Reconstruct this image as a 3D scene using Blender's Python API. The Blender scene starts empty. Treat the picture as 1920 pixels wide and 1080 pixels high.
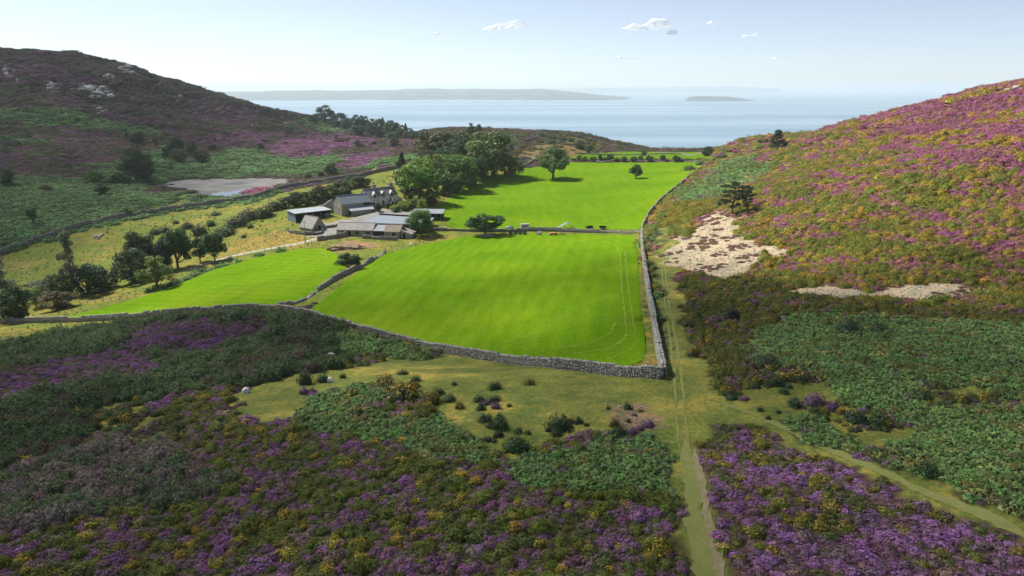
import bpy, bmesh, math, random
import numpy as np
from mathutils import Vector, Matrix
random.seed(7)
RNG = np.random.default_rng(11)
R = math.radians
S = bpy.context.scene
COL = S.collection

# ------------------------------------------------------------------ camera, sky, sun, exposure
PITCH = R(15.3)
FPX = 1371.0                      # focal length in pixels of a 1920 wide frame
SEA_Z = -150.0
cam_d = bpy.data.cameras.new('camera')
cam_d.sensor_width = 36.0
cam_d.lens = 36.0 * FPX / 1920.0
cam_d.clip_start = 1.0
cam_d.clip_end = 150000.0
cam = bpy.data.objects.new('camera', cam_d)
COL.objects.link(cam)
cam.rotation_euler = (math.pi / 2 - PITCH, 0, 0)
S.camera = cam

SUN_EL, SUN_AZ = R(48), R(-55)    # azimuth from +Y (view direction) towards +X
world = bpy.data.worlds.new('World')
S.world = world
world.use_nodes = True
wn = world.node_tree
sky = wn.nodes.new('ShaderNodeTexSky')
sky.sky_type = 'NISHITA'
sky.sun_disc = False
sky.sun_elevation = SUN_EL
sky.sun_rotation = SUN_AZ
sky.altitude = 250
sky.air_density = 0.6
sky.dust_density = 0.2
sky.ozone_density = 2.5
bg = wn.nodes['Background']
bg.inputs['Strength'].default_value = 0.088
veil = wn.nodes.new('ShaderNodeHueSaturation')      # a thin high veil pales the blue
veil.inputs['Saturation'].default_value = 0.62
wn.links.new(sky.outputs[0], veil.inputs['Color'])
wn.links.new(veil.outputs[0], bg.inputs[0])

SUN_DIR = Vector((math.sin(SUN_AZ) * math.cos(SUN_EL), math.cos(SUN_AZ) * math.cos(SUN_EL), math.sin(SUN_EL)))
sun_d = bpy.data.lights.new('sun', 'SUN')
sun_d.energy = 4.5
sun_d.angle = R(1.0)
sun_d.color = (1.0, 0.95, 0.86)
sun = bpy.data.objects.new('sun', sun_d)
COL.objects.link(sun)
sun.rotation_euler = (-SUN_DIR).to_track_quat('-Z', 'Y').to_euler()

S.view_settings.view_transform = 'Standard'
S.view_settings.look = 'None'
S.view_settings.exposure = 0.70
S.view_settings.gamma = 1.0
S.cycles.max_bounces = 6
S.cycles.diffuse_bounces = 2
S.cycles.glossy_bounces = 2
S.cycles.transmission_bounces = 2
S.cycles.volume_bounces = 1
S.cycles.transparent_max_bounces = 8
S.cycles.caustics_reflective = False
S.cycles.caustics_refractive = False
S.cycles.use_denoising = True

# ------------------------------------------------------------------ numeric helpers
def lattice(ix, iy, seed):
    h = (ix.astype(np.int64) * 374761393 + iy.astype(np.int64) * 668265263 + seed * 2147483647) & 0xffffffff
    h = ((h ^ (h >> 13)) * 1274126177) & 0xffffffff
    h = h ^ (h >> 16)
    return (h & 0xffff) / 65535.0

def vnoise(x, y, seed=0):
    x = np.asarray(x, float); y = np.asarray(y, float)
    ix = np.floor(x); iy = np.floor(y)
    fx = x - ix; fy = y - iy
    fx = fx * fx * fx * (fx * (fx * 6 - 15) + 10); fy = fy * fy * fy * (fy * (fy * 6 - 15) + 10)
    a = lattice(ix, iy, seed); b = lattice(ix + 1, iy, seed)
    c = lattice(ix, iy + 1, seed); d = lattice(ix + 1, iy + 1, seed)
    return (a + (b - a) * fx) * (1 - fy) + (c + (d - c) * fx) * fy

def fbm(x, y, seed=0, octaves=4):
    s = 0.0; amp = 0.5; tot = 0.0
    for o in range(octaves):
        s = s + amp * vnoise(x * 2 ** o + 17.3 * o, y * 2 ** o - 9.1 * o, seed + o)
        tot += amp; amp *= 0.5
    return s / tot          # 0..1

def smooth(a, b, x):
    t = np.clip((np.asarray(x, float) - a) / (b - a), 0, 1)
    return t * t * (3 - 2 * t)

def ray(u, v):
    t = (540.0 - np.asarray(v, float)) / FPX
    s = (np.asarray(u, float) - 960.0) / FPX
    return s, math.cos(PITCH) + t * math.sin(PITCH), -math.sin(PITCH) + t * math.cos(PITCH)

# ------------------------------------------------------------------ terrain: surveyed spots (view line, depth in metres) and loose spots
SPOTS = [
 # near heath, left to right
 (0,1080,38),(480,1080,37.5),(960,1080,37.5),(1330,1080,37),(1650,1080,37),(1920,1080,36),
 (0,950,47),(480,950,46),(960,950,45),(1300,950,44.5),(1600,950,44),(1920,960,42),
 (0,850,58),(400,850,56),(800,850,54),(1280,850,53),(1550,850,52),(1920,850,51),
 (0,760,72),(300,760,71),(600,760,69),(960,760,66),(1270,760,64),(1600,760,62),(1920,760,60.5),
 (0,700,88),(250,700,86),(450,700,84),(650,690,87),(820,700,82),(1000,700,80),(1245,710,73.5),(1500,700,72),(1920,700,70),
 (0,652,116),(200,642,112),(380,612,114),(470,601,118),(560,614,117),(640,646,108),
 # lower wall line
 (-60,610,178),(0,607,172),(200,601,158),(420,585,143),(520,581,142),(640,611,126),(790,652,110),(960,681,93),
 # lower fields
 (330,545,185),(100,575,190),(560,500,200),(420,490,225),(650,530,168),(800,580,138),(900,520,165),(1100,600,110),(1000,640,103),(1200,560,122),(1200,480,172),(1000,470,200),(800,470,215),(700,480,208),(1205,437,222),(600,470,224),
 # valley with trees on the left
 (0,560,205),(200,530,212),(350,480,240),(100,500,236),(0,478,255),(250,440,268),(140,430,275),
 # left long wall
 (240,408,300),(360,388,325),(480,372,340),(560,350,372),(640,333,400),(735,316,425),
 # farm terrace
 (540,412,268),(620,440,242),(700,445,238),(760,442,242),(640,415,262),(700,400,272),(840,400,270),(700,384,286),(755,378,288),(820,425,250),
 (600,375,305),(680,350,325),(750,350,330),(520,385,305),
 # upper field
 (900,430,248),(1050,430,245),(1190,432,232),(1000,380,300),(1200,380,285),(850,370,320),(900,340,375),(1040,334,385),(1192,335,375),(1300,310,420),(1060,304,460),(1200,303,460),(1330,300,440),
 (1250,370,292),(1350,287,500),(1130,291,540),(1250,288,530),(1200,280,640),(1300,281,600),(1345,281,560),
 # pond and bracken flat
 (300,352,372),(370,368,342),(470,368,343),(340,338,405),(540,337,408),(430,352,373),(590,330,420),
 (500,312,455),(380,318,435),(300,300,460),(640,300,470),(200,345,378),(100,340,375),(0,330,372),(0,400,300),(120,385,310),(0,440,270),
 # left hill
 (0,260,470),(0,220,535),(0,170,600),(0,130,650),(0,97,690),(110,150,640),(110,112,705),(150,107,720),(200,121,735),(245,122,745),(245,150,700),(170,180,620),(240,205,600),(150,240,540),(300,250,560),(100,290,440),(200,290,450),
 (300,145,775),(350,160,800),(400,178,830),(350,210,690),(400,240,620),(450,200,850),(500,209,860),(560,218,840),(620,233,800),(480,240,660),(560,240,700),(480,275,560),(600,265,610),(700,262,680),(790,252,760),(650,246,760),(720,250,770),
 # headland
 (640,282,540),(700,285,560),(760,268,600),(800,252,640),(850,240,665),(900,242,670),(1000,246,670),(1060,247,680),(1110,256,680),(1150,268,660),(1185,279,640),
 (800,300,470),(900,295,490),(1000,285,520),(1060,280,540),(1100,278,570),(960,300,470),
 # right of the boundary wall
 (1240,600,104),(1235,540,130),(1240,470,175),(1235,430,218),(1290,450,178),(1270,380,270),(1330,400,220),(1380,340,300),(1400,300,380),(1457,277,430),(1420,285,430),(1380,280,520),
 (1300,620,98),(1400,560,117),(1350,640,92),(1320,520,138),(1420,480,150),(1400,430,182),(1500,640,90),(1700,640,87),(1920,640,85),
 (1500,580,107),(1680,555,115),(1850,550,113),(1920,590,98),
 # right hill
 (1500,500,140),(1500,400,182),(1500,330,240),(1500,285,310),(1480,270,370),(1560,240,350),(1600,300,240),(1600,400,165),(1600,480,135),
 (1640,222,325),(1700,400,158),(1700,300,205),(1700,240,260),(1720,202,300),(1800,183,275),(1800,260,215),(1800,350,168),(1800,450,137),(1920,167,250),(1920,230,205),(1920,300,172),(1920,400,143),(1920,500,122),
]
LOOSE = [ # x, y, z
 (0,0,-27),(60,0,-26),(-60,0,-27.5),(150,0,-22),(-160,0,-32),(0,20,-27.4),(60,20,-26.4),(-60,20,-28),(0,-60,-26),(120,-60,-22),(-120,-60,-28),(300,0,-2),(-300,0,-34),
 (120,100,-26),(160,140,-14),(220,200,4),(300,250,14),(220,330,0),(300,400,-5),(260,450,-20),(150,480,-32),(400,100,20),(450,300,20),(450,500,-20),
 (-180,140,-52),(-240,200,-58),(-330,260,-50),(-420,400,-30),(-520,480,0),(-620,600,30),(-700,800,45),(-300,100,-40),(-400,0,-25),(-700,300,10),(-900,600,50),(-900,0,10),(800,0,30),(800,600,20),
 (-420,1000,-25),(-560,860,14),(-620,700,30),(-400,900,0),(-300,1000,-60),(-150,950,-70),(0,850,-75),(100,800,-75),(200,720,-66),(300,640,-55),(400,620,-40),(-700,1100,20),
 (-500,1250,-110),(-250,1250,-130),(0,1150,-140),(200,1050,-135),(400,950,-120),(600,900,-90),(-900,1350,-60),
 (-900,1600,-175),(-400,1600,-180),(0,1500,-180),(400,1400,-180),(900,1300,-170),(900,1600,-180),(0,1700,-185),(-1400,1500,-120),(1400,1300,-120),(-1400,600,60),(1400,600,20),(-1400,0,20),(1400,0,30),(1400,1700,-185),(-1400,1700,-185),
]
def warp(x, y):
    d = np.sqrt((np.maximum(y, -70) + 110.0) ** 2 + 900) 
    return x / d * 1.0, np.log(d)

_P = []
for (u, v, Y) in SPOTS:
    a, b, c = ray(u, v)
    _P.append((float(a / b * Y), float(Y), float(c / b * Y)))
_P += LOOSE
_P = np.array(_P)
_W = np.stack(warp(_P[:, 0], _P[:, 1]), 1)
_n = len(_P)
def _ker(d2):
    return 0.5 * d2 * np.log(d2 + 1e-12)
def _tps():
    D2 = ((_W[:, None, :] - _W[None, :, :]) ** 2).sum(2)
    K = _ker(D2) + np.eye(_n) * 2e-4
    Pm = np.hstack([np.ones((_n, 1)), _W])
    A = np.zeros((_n + 3, _n + 3)); A[:_n, :_n] = K; A[:_n, _n:] = Pm; A[_n:, :_n] = Pm.T
    return np.linalg.solve(A, np.concatenate([_P[:, 2], np.zeros(3)]))
_C = _tps()

def H0(x, y):
    x = np.asarray(x, float); y = np.asarray(y, float)
    shp = np.broadcast(x, y).shape
    xx = np.broadcast_to(x, shp).ravel(); yy = np.broadcast_to(y, shp).ravel()
    wx, wy = warp(xx, yy)
    out = np.empty(len(xx))
    for i in range(0, len(xx), 20000):
        a = wx[i:i + 20000, None] - _W[None, :, 0]; b = wy[i:i + 20000, None] - _W[None, :, 1]
        d2 = a * a + b * b
        out[i:i + 20000] = _ker(d2) @ _C[:_n] + _C[_n] + _C[_n + 1] * wx[i:i + 20000] + _C[_n + 2] * wy[i:i + 20000]
    return out.reshape(shp)

def H(x, y):
    """ground height: the surveyed surface plus small natural relief"""
    x = np.asarray(x, float); y = np.asarray(y, float)
    z = H0(x, y)
    far = smooth(380, 640, y) * smooth(-60, -160, x - 0.12 * (y - 400))
    z = z + far * ((fbm(x / 75, y / 75, 5, 4) - .5) * 12 + (fbm(x / 21, y / 21, 8, 3) - .5) * 6.5)
    hill = smooth(5, 60, x - 0.25 * y + 8) * smooth(105, 150, y)
    z = z + hill * (fbm(x / 22, y / 22, 3, 3) - .5) * 2.4
    z = z + (fbm(x / 9, y / 9, 4, 3) - .5) * 0.7 * smooth(190, 120, y) * (1 - smooth(-8, 0, y - 95 - np.abs(x - 10) * .2) * .6)
    return z

def G(u, v, it=6):
    """where the line of sight through a spot of the survey photo meets the ground (x, y, z)"""
    u = np.atleast_1d(np.asarray(u, float)); v = np.atleast_1d(np.asarray(v, float))
    a, b, c = ray(u, v)
    ts = 30.0 * (1400 / 30.0) ** np.linspace(0, 1, 260)
    lo = np.full(len(u), ts[0]); hi = np.full(len(u), np.nan)
    for i in range(0, len(u), 400):
        sl = slice(i, i + 400)
        T = ts[None, :]
        P = (c[sl, None] * T if np.ndim(c) else c * T) - H(a[sl, None] * T, b[sl, None] * T)
        below = P < 0
        k = np.where(below.any(1), below.argmax(1), len(ts) - 1)
        hi[sl] = ts[k]; lo[sl] = ts[np.maximum(k - 1, 0)]
    for _ in range(22):
        m = (lo + hi) / 2
        bel = c * m < H(a * m, b * m)
        hi = np.where(bel, m, hi); lo = np.where(bel, lo, m)
    m = (lo + hi) / 2
    return np.stack([a * m, b * m, H(a * m, b * m)], 1)

def g1(u, v):
    return Vector(G(u, v)[0])

# ------------------------------------------------------------------ materials
def lin(r, g, b):
    f = lambda c: (c / 255 / 12.92) if c / 255 <= 0.04045 else ((c / 255 + 0.055) / 1.055) ** 2.4
    return (f(r), f(g), f(b), 1.0)

class NT:
    """small helper round a material's node tree"""
    def __init__(self, name, rough=0.9, spec=0.25):
        self.m = bpy.data.materials.new(name); self.m.use_nodes = True
        self.t = self.m.node_tree; self.b = self.t.nodes['Principled BSDF']
        self.b.inputs['Roughness'].default_value = rough
        self.b.inputs['Specular IOR Level'].default_value = spec
    def n(self, typ, **kw):
        nd = self.t.nodes.new('ShaderNode' + typ)
        for k, v in kw.items(): setattr(nd, k, v)
        return nd
    def put(self, sock, v):
        if isinstance(v, (int, float)): sock.default_value = v
        elif isinstance(v, (tuple, list)): sock.default_value = tuple(v)
        else: self.t.links.new(v, sock)
    def pos(self):
        return self.n('NewGeometry').outputs['Position']
    def objco(self):
        return self.n('TexCoord').outputs['Object']
    def noise(self, vec, scale, detail=3, rough=.55, dist=0.0):
        a = self.n('TexNoise'); self.put(a.inputs['Vector'], vec); a.inputs['Scale'].default_value = scale
        a.inputs['Detail'].default_value = detail; a.inputs['Roughness'].default_value = rough; a.inputs['Distortion'].default_value = dist
        return a.outputs['Fac']
    def ramp(self, fac, stops):
        r = self.n('ValToRGB'); self.put(r.inputs[0], fac); e = r.color_ramp.elements
        while len(e) < len(stops): e.new(0.5)
        for el, (p, c) in zip(e, stops):
            el.position = p; el.color = c if len(c) == 4 else (*c, 1)
        return r.outputs[0]
    def rng(self, fac, a, b, c, d):
        r = self.n('MapRange'); self.put(r.inputs[0], fac)
        for i, v in enumerate((a, b, c, d)): r.inputs[i + 1].default_value = v
        return r.outputs[0]
    def mix(self, fac, a, b, typ='MIX'):
        x = self.n('Mix', data_type='RGBA', blend_type=typ); x.clamp_factor = True
        self.put(x.inputs[0], fac); self.put(x.inputs[6], a); self.put(x.inputs[7], b)
        return x.outputs[2]
    def math(self, op, a, b=0.0):
        x = self.n('Math', operation=op); self.put(x.inputs[0], a); self.put(x.inputs[1], b)
        return x.outputs[0]
    def attr(self, name, typ='GEOMETRY'):
        return self.n('Attribute', attribute_name=name, attribute_type=typ)
    def scalevec(self, vec, sx, sy, sz, rz=0.0):
        mp = self.n('Mapping'); self.put(mp.inputs[0], vec); mp.inputs['Scale'].default_value = (sx, sy, sz); mp.inputs['Rotation'].default_value = (0, 0, rz)
        return mp.outputs[0]
    def bump(self, h, dist, strength=1.0):
        b = self.n('Bump'); self.put(b.inputs['Height'], h); b.inputs['Distance'].default_value = dist; b.inputs['Strength'].default_value = strength
        self.t.links.new(b.outputs[0], self.b.inputs['Normal'])
    def base(self, c): self.put(self.b.inputs['Base Color'], c); return self

def varied(name, c1, c2, scale, rough=.9, bump=0.0, bscale=None, spec=.2, obj=True):
    k = NT(name, rough, spec); p = k.objco() if obj else k.pos()
    f = k.noise(p, scale, 5, .65)
    k.base(k.ramp(f, [(.32, c1), (.68, c2)]))
    if bump: k.bump(k.noise(p, bscale or scale * 3, 4, .6), bump)
    return k.m

def mesh_obj(name, verts, faces, mat=None, parent=None, smooth_=False, link=True):
    me = bpy.data.meshes.new(name)
    if isinstance(verts, np.ndarray):
        me.vertices.add(len(verts)); me.vertices.foreach_set('co', verts.astype(np.float32).ravel())
        faces = np.asarray(faces); k = faces.shape[1]
        me.loops.add(faces.size); me.loops.foreach_set('vertex_index', faces.astype(np.int32).ravel())
        me.polygons.add(len(faces)); me.polygons.foreach_set('loop_start', np.arange(0, faces.size, k, dtype=np.int32))
        me.update(calc_edges=True); me.validate()
    else:
        me.from_pydata([tuple(v) for v in verts], [], [tuple(f) for f in faces])
    if mat: me.materials.append(mat)
    if smooth_: me.shade_smooth()
    o = bpy.data.objects.new(name, me)
    if link: COL.objects.link(o)
    if parent is not None: o.parent = parent
    return o

def tag(o, label=None, cat=None, group=None, kind=None):
    if label: o['label'] = label
    if cat: o['category'] = cat
    if group: o['group'] = group
    if kind: o['kind'] = kind
    return o

def empty(name, loc, rz=0.0, label=None, cat=None, group=None):
    o = bpy.data.objects.new(name, None); COL.objects.link(o)
    o.location = loc; o.rotation_euler = (0, 0, rz); o.empty_display_size = .3
    return tag(o, label, cat, group)

# ------------------------------------------------------------------ zones of the ground, outlined on the survey photo and laid on the terrain
def plan(pts, step=22):
    out = []
    n = len(pts)
    for i in range(n):
        a = pts[i]; b = pts[(i + 1) % n]
        k = max(1, int(math.hypot(b[0] - a[0], b[1] - a[1]) / step))
        for j in range(k): out.append((a[0] + (b[0] - a[0]) * j / k, a[1] + (b[1] - a[1]) * j / k))
    g = G([p[0] for p in out], [p[1] for p in out])
    return g[:, :2]

def inside(poly, x, y):
    r = np.zeros(x.shape, bool)
    m = (x > poly[:, 0].min()) & (x < poly[:, 0].max()) & (y > poly[:, 1].min()) & (y < poly[:, 1].max())
    if not m.any(): return r
    px = x[m]; py = y[m]; c = np.zeros(px.shape, bool)
    j = len(poly) - 1
    for i in range(len(poly)):
        xi, yi = poly[i]; xj, yj = poly[j]
        if yi != yj:
            c ^= ((yi > py) != (yj > py)) & (px < (xj - xi) * (py - yi) / (yj - yi) + xi)
        j = i
    r[m] = c
    return r

PASTURES = {
 'lower': [(1191,442),(1195,470),(1199,560),(1208,620),(1211,655),(1203,677),(1165,691),(1120,690),(960,674),(860,659),(790,645),(640,606),(574,586),(610,560),(655,522),(690,497),(724,476),(775,463),(880,441),(1000,438)],
 'left': [(632,478),(652,500),(600,545),(522,578),(420,578),(300,592),(200,598),(92,604),(250,562),(330,535),(400,506),(480,483),(560,467),(610,466)],
 'upper': [(845,430),(838,416),(822,386),(868,352),(930,333),(975,320),(1010,309),(1060,304),(1200,304),(1330,302),(1322,312),(1285,345),(1245,376),(1222,402),(1208,428),(1190,431),(1000,428),(930,430)],
 'far': [(1062,301),(1080,291),(1150,284),(1345,285),(1332,300),(1200,301)],
}
ZONES = [  # later ones lie over earlier ones
 ('K', [(-40,660),(200,612),(420,588),(560,595),(660,622),(650,690),(380,735),(200,765),(-40,790)]),
 ('PH', [(1318,830),(1460,815),(1540,850),(1640,900),(1780,960),(1960,1030),(1990,1140),(1350,1140),(1325,950),(1308,870)]),
 ('PK', [(255,615),(330,605),(490,600),(505,630),(420,652),(330,668),(235,655)]),
 ('PK', [(-40,700),(250,655),(320,700),(130,725),(-40,770)]),
 ('D', [(375,722),(400,690),(520,640),(570,598),(650,620),(645,680),(590,722),(520,715),(440,728)]),
 ('D', [(-40,795),(60,750),(220,738),(265,790),(200,800),(100,865),(-40,880)]),
 ('DG', [(60,880),(200,828),(330,838),(430,900),(340,965),(200,965),(-40,1000),(-40,910)]),
 ('TH', [(425,742),(560,700),(650,690),(620,720),(575,760),(560,790),(480,795),(410,770)]),
 ('TH', [(120,775),(250,750),(340,790),(350,835),(250,825),(180,812)]),
 ('T', [(-40,632),(90,625),(60,640),(-40,648)]),
 ('T', [(1252,714),(1100,708),(960,690),(860,674),(740,664),(660,690),(610,705),(600,722),(650,735),(712,720),(765,742),(830,785),(900,832),(960,850),(1040,825),(1150,802),(1236,802),(1256,825),(1273,900),(1290,1000),(1296,1160),(1372,1160),(1350,1000),(1325,905),(1312,832),(1342,800),(1400,797),(1470,832),(1600,884),(1750,950),(1990,1045),(1990,1015),(1780,930),(1622,866),(1500,802),(1430,770),(1395,748),(1352,740),(1322,700),(1300,640),(1276,580),(1268,530),(1260,470),(1256,430),(1275,392),(1245,400),(1215,448),(1222,520),(1238,600),(1250,690)]),
 ('RM', [(1304,645),(1280,585),(1272,530),(1300,515),(1420,520),(1560,565),(1920,590),(1920,640),(1700,610),(1500,600),(1430,620),(1400,680),(1420,705),(1362,735),(1324,695)]),
 ('B', [(1425,612),(1560,592),(1750,602),(1990,612),(1990,1010),(1780,918),(1640,862),(1600,850),(1700,800),(1640,770),(1560,740),(1480,715),(1420,690),(1400,660)]),
 ('TH', [(1395,706),(1440,690),(1500,692),(1560,722),(1600,760),(1700,800),(1695,828),(1620,838),(1560,812),(1500,792),(1440,780),(1375,752)]),
 ('TH', [(1720,742),(1800,718),(1865,745),(1800,768),(1730,768)]),
 ('B', [(1448,790),(1530,785),(1610,830),(1625,852),(1560,852),(1500,818)]),
 ('B', [(565,765),(600,740),(690,718),(722,745),(702,770),(760,790),(830,780),(890,820),(937,850),(942,872),(880,872),(780,848),(770,832),(640,818),(556,804)]),
 ('B', [(938,885),(960,862),(1010,842),(1090,850),(1150,818),(1252,812),(1278,860),(1290,935),(1200,928),(1050,918),(958,908)]),
 ('B', [(600,640),(660,622),(760,648),(850,668),(760,676),(700,662),(640,670)]),
 ('B', [(1216,495),(1228,500),(1240,560),(1254,640),(1250,668),(1240,650),(1230,600),(1220,550)]),
 ('BS', [(1128,770),(1150,758),(1200,762),(1235,778),(1248,798),(1225,812),(1165,812),(1140,800)]),
 # right hill
 ('B', [(1267,365),(1303,340),(1340,331),(1364,301),(1409,298),(1414,312),(1478,304),(1450,326),(1414,340),(1384,359),(1342,376),(1303,379),(1275,379)]),
 ('B', [(1224,425),(1247,390),(1292,352),(1337,317),(1347,305),(1354,308),(1302,354),(1264,387),(1238,427),(1228,470),(1216,480),(1213,450)]),
 ('T', [(1290,352),(1345,305),(1358,285),(1378,283),(1362,308),(1340,330),(1305,350)]),
 ('YH', [(1243,390),(1275,381),(1347,381),(1335,400),(1290,415),(1243,427)]),
 ('S', [(1290,432),(1312,408),(1340,391),(1380,405),(1400,440),(1450,468),(1405,500),(1392,520),(1345,526),(1300,512),(1262,500),(1240,480),(1262,455)]),
 ('S', [(1472,543),(1560,528),(1625,547),(1700,536),(1790,532),(1858,546),(1810,566),(1700,562),(1600,560),(1500,557)]),
 ('S', [(1398,352),(1432,341),(1425,350),(1400,356)]), ('S', [(1405,292),(1430,294),(1418,303),(1406,300)]),
 ('S', [(1860,170),(1900,158),(1920,163),(1895,172)]), ('S', [(1430,470),(1475,462),(1490,470),(1450,478)]),
 ('S', [(1490,262),(1502,255),(1496,270),(1480,275)]),
 # left side
 ('LB', [(-30,203),(133,205),(187,223),(300,247),(313,260),(233,247),(150,242),(67,237),(20,222),(-30,218)]),
 ('LB', [(-30,253),(83,263),(67,273),(-30,262)]),
 ('LB', [(-40,327),(110,333),(167,337),(187,323),(177,307),(233,300),(253,290),(300,277),(383,300),(433,277),(500,290),(567,300),(637,290),(640,322),(567,330),(483,330),(433,334),(367,335),(333,333),(275,350),(250,365),(320,372),(340,380),(310,388),(250,400),(165,425),(60,450),(-40,478)]),
 ('LB', [(565,222),(620,230),(650,245),(640,250),(600,248),(570,235)]),
 ('LB', [(680,318),(740,310),(800,297),(773,293),(710,300)]),
 ('LP', [(340,210),(440,205),(480,215),(470,230),(420,232),(380,222)]),
 ('LP', [(350,262),(450,252),(520,250),(490,265),(420,275),(370,275)]),
 ('LP', [(490,290),(540,262),(600,253),(640,250),(720,265),(640,285),(560,298)]),
 ('LP', [(633,322),(667,322),(683,313),(720,297),(737,283),(777,268),(812,247),(793,253),(760,265),(718,283),(677,293),(643,303),(633,310)]),
 ('LP', [(0,120),(100,125),(190,145),(240,165),(200,170),(100,150),(0,145)]),
 ('DS', [(955,285),(1010,265),(1050,250),(1100,262),(1150,277),(1130,286),(1110,292),(1080,300),(1060,303),(1010,310),(960,302)]),
 ('R', [(-40,488),(60,460),(165,432),(240,412),(330,396),(440,385),(485,376),(540,358),(590,348),(660,338),(735,320),(760,345),(860,345),(835,390),(838,425),(1200,431),(1200,442),(800,452),(740,475),(690,500),(655,525),(600,562),(560,586),(520,580),(600,545),(645,505),(625,475),(560,464),(480,480),(400,503),(330,530),(250,558),(90,602),(-40,612)]),
 ('GD', [(425,472),(440,445),(500,436),(540,431),(592,447),(560,456),(470,473)]),
 ('T', [(165,418),(250,397),(310,385),(335,374),(340,362),(365,358),(365,375),(330,392),(245,408),(170,430)]),
 ('T', [(275,352),(333,333),(350,337),(300,350),(290,360)]),
 ('W', [(300,345),(345,337),(430,334),(545,334),(562,342),(520,351),(480,363),(440,369),(380,369),(350,363),(335,358)]),
 ('PP', [(460,366),(475,355),(507,346),(503,358),(470,373)]),
 ('Y', [(598,423),(640,414),(660,411),(700,394),(716,393),(795,400),(795,428),(640,428),(628,440),(600,450),(588,437)]),
 ('E', [(606,466),(640,451),(680,451),(704,458),(672,470),(630,473)]),
 ('GE', [(1196,437),(1202,480),(1207,560),(1222,640),(1238,705),(1160,697),(1205,690),(1222,670),(1210,600),(1198,520),(1192,470)]),
]
_zp = [(c, plan(p)) for c, p in ZONES]
_pp = {k: plan(p) for k, p in PASTURES.items()}

def wall_x(y):       # the boundary wall on the right of the fields, as x of y
    return np.interp(y, [0, 73, 104, 160, 224, 300, 400, 510, 640], [8, 16.5, 21.0, 30.0, 40.3, 62, 97, 145, 200])

def zone(x, y, jit=True):
    x = np.asarray(x, float).ravel(); y = np.asarray(y, float).ravel()
    if jit:
        am = 0.2 + 0.009 * np.maximum(y, 0)
        jx = x + am * ((fbm(x / 3.1, y / 3.1, 21, 2) - .5) * 4 + (fbm(x / .9, y / .9, 22, 1) - .5) * 1.2)
        jy = y + am * ((fbm(x / 3.1, y / 3.1, 31, 2) - .5) * 4 + (fbm(x / .9, y / .9, 32, 1) - .5) * 1.2)
    else: jx, jy = x, y
    z = np.full(x.shape, 'M ', dtype='<U2')
    z[(x > wall_x(y)) & (y > 100)] = 'RH'
    z[(y > 170) & (x < -60 - .05 * y)] = 'LH'
    z[(y > 170) & (y < 352) & (x < -60 - .05 * y)] = 'LB'
    z[(y > 148) & (y < 190) & (x < wall_x(y)) & (z == 'M ')] = 'R'
    z[(y > 430) & (x < wall_x(y))] = 'LH'
    z[(y > 185) & (y < 430) & (x < wall_x(y)) & (z == 'M ')] = 'R'
    z[(y > 60) & (y < 140) & (x < -120)] = 'B'; z[(y >= 140) & (y < 190) & (x < -60)] = 'R'
    for c, p in _zp:
        z[inside(p, jx, jy)] = c
    for p in _pp.values():
        z[inside(p, x, y)] = 'P'
    q = np.where(((z == 'M ') | (z == 'RM')) & (y < 230) & (x > -20))[0]
    if len(q):
        d = np.full(len(q), 1e9)
        for a in _wl: d = np.minimum(d, np.hypot(x[q] - a[0], y[q] - a[1]))
        z[q[d < 3.2]] = 'T'
    return z
_wl = G(np.concatenate([np.interp(np.linspace(0, 1, 60), np.linspace(0, 1, 4), (1244, 1120, 960, 860)), np.interp(np.linspace(0, 1, 60), np.linspace(0, 1, 4), (1244, 1225, 1212, 1203))]),
        np.concatenate([np.interp(np.linspace(0, 1, 60), np.linspace(0, 1, 4), (711, 700, 682, 667)), np.interp(np.linspace(0, 1, 60), np.linspace(0, 1, 4), (708, 600, 520, 437))]))[:, :2]

GCOL = {
 'M ': (.070,.068,.030), 'K': (.045,.055,.026), 'PH': (.085,.06,.05), 'PK': (.08,.055,.06), 'D': (.03,.04,.02), 'DG': (.05,.05,.035),
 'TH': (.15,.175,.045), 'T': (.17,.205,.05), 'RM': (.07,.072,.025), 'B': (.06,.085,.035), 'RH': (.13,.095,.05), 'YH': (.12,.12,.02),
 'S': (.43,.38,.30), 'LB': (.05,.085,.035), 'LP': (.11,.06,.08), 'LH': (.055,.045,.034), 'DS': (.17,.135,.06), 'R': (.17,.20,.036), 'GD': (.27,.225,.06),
 'W': (.16,.135,.105), 'PP': (.2,.06,.1), 'Y': (.32,.30,.27), 'E': (.30,.20,.13), 'BS': (.235,.185,.125), 'GE': (.30,.23,.06), 'P': (.13,.25,.012),
}

# ------------------------------------------------------------------ the ground, one sheet to beyond the coast
def axis(lo, hi, flo, fhi, s0, g):
    a = [flo]
    while a[-1] < fhi: a.append(a[-1] + s0)
    while a[-1] < hi: a.append(a[-1] + s0 + g * (a[-1] - fhi))
    b = [flo]
    while b[-1] > lo: b.append(b[-1] - s0 - g * (flo - b[-1]))
    return np.array(b[::-1][:-1] + a)

GX = axis(-1300, 1300, -70, 70, .7, .0085)
GY = axis(-60, 1650, 25, 110, .7, .0075)
_gx, _gy = np.meshgrid(GX, GY)
GZ = H(_gx, _gy)
_zone = zone(_gx, _gy)
_gz2 = GZ.copy()
for _k, _p in _pp.items():
    _ins = inside(_p, _gx.ravel(), _gy.ravel()).reshape(GZ.shape)
    _gz2[_ins] -= 0.12
_pondz = float(np.median(GZ.ravel()[_zone == 'W']))
_gz2 = np.where((_zone == 'W').reshape(GZ.shape), _gz2 * .25 + .75 * (_pondz - .1), _gz2)

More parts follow.
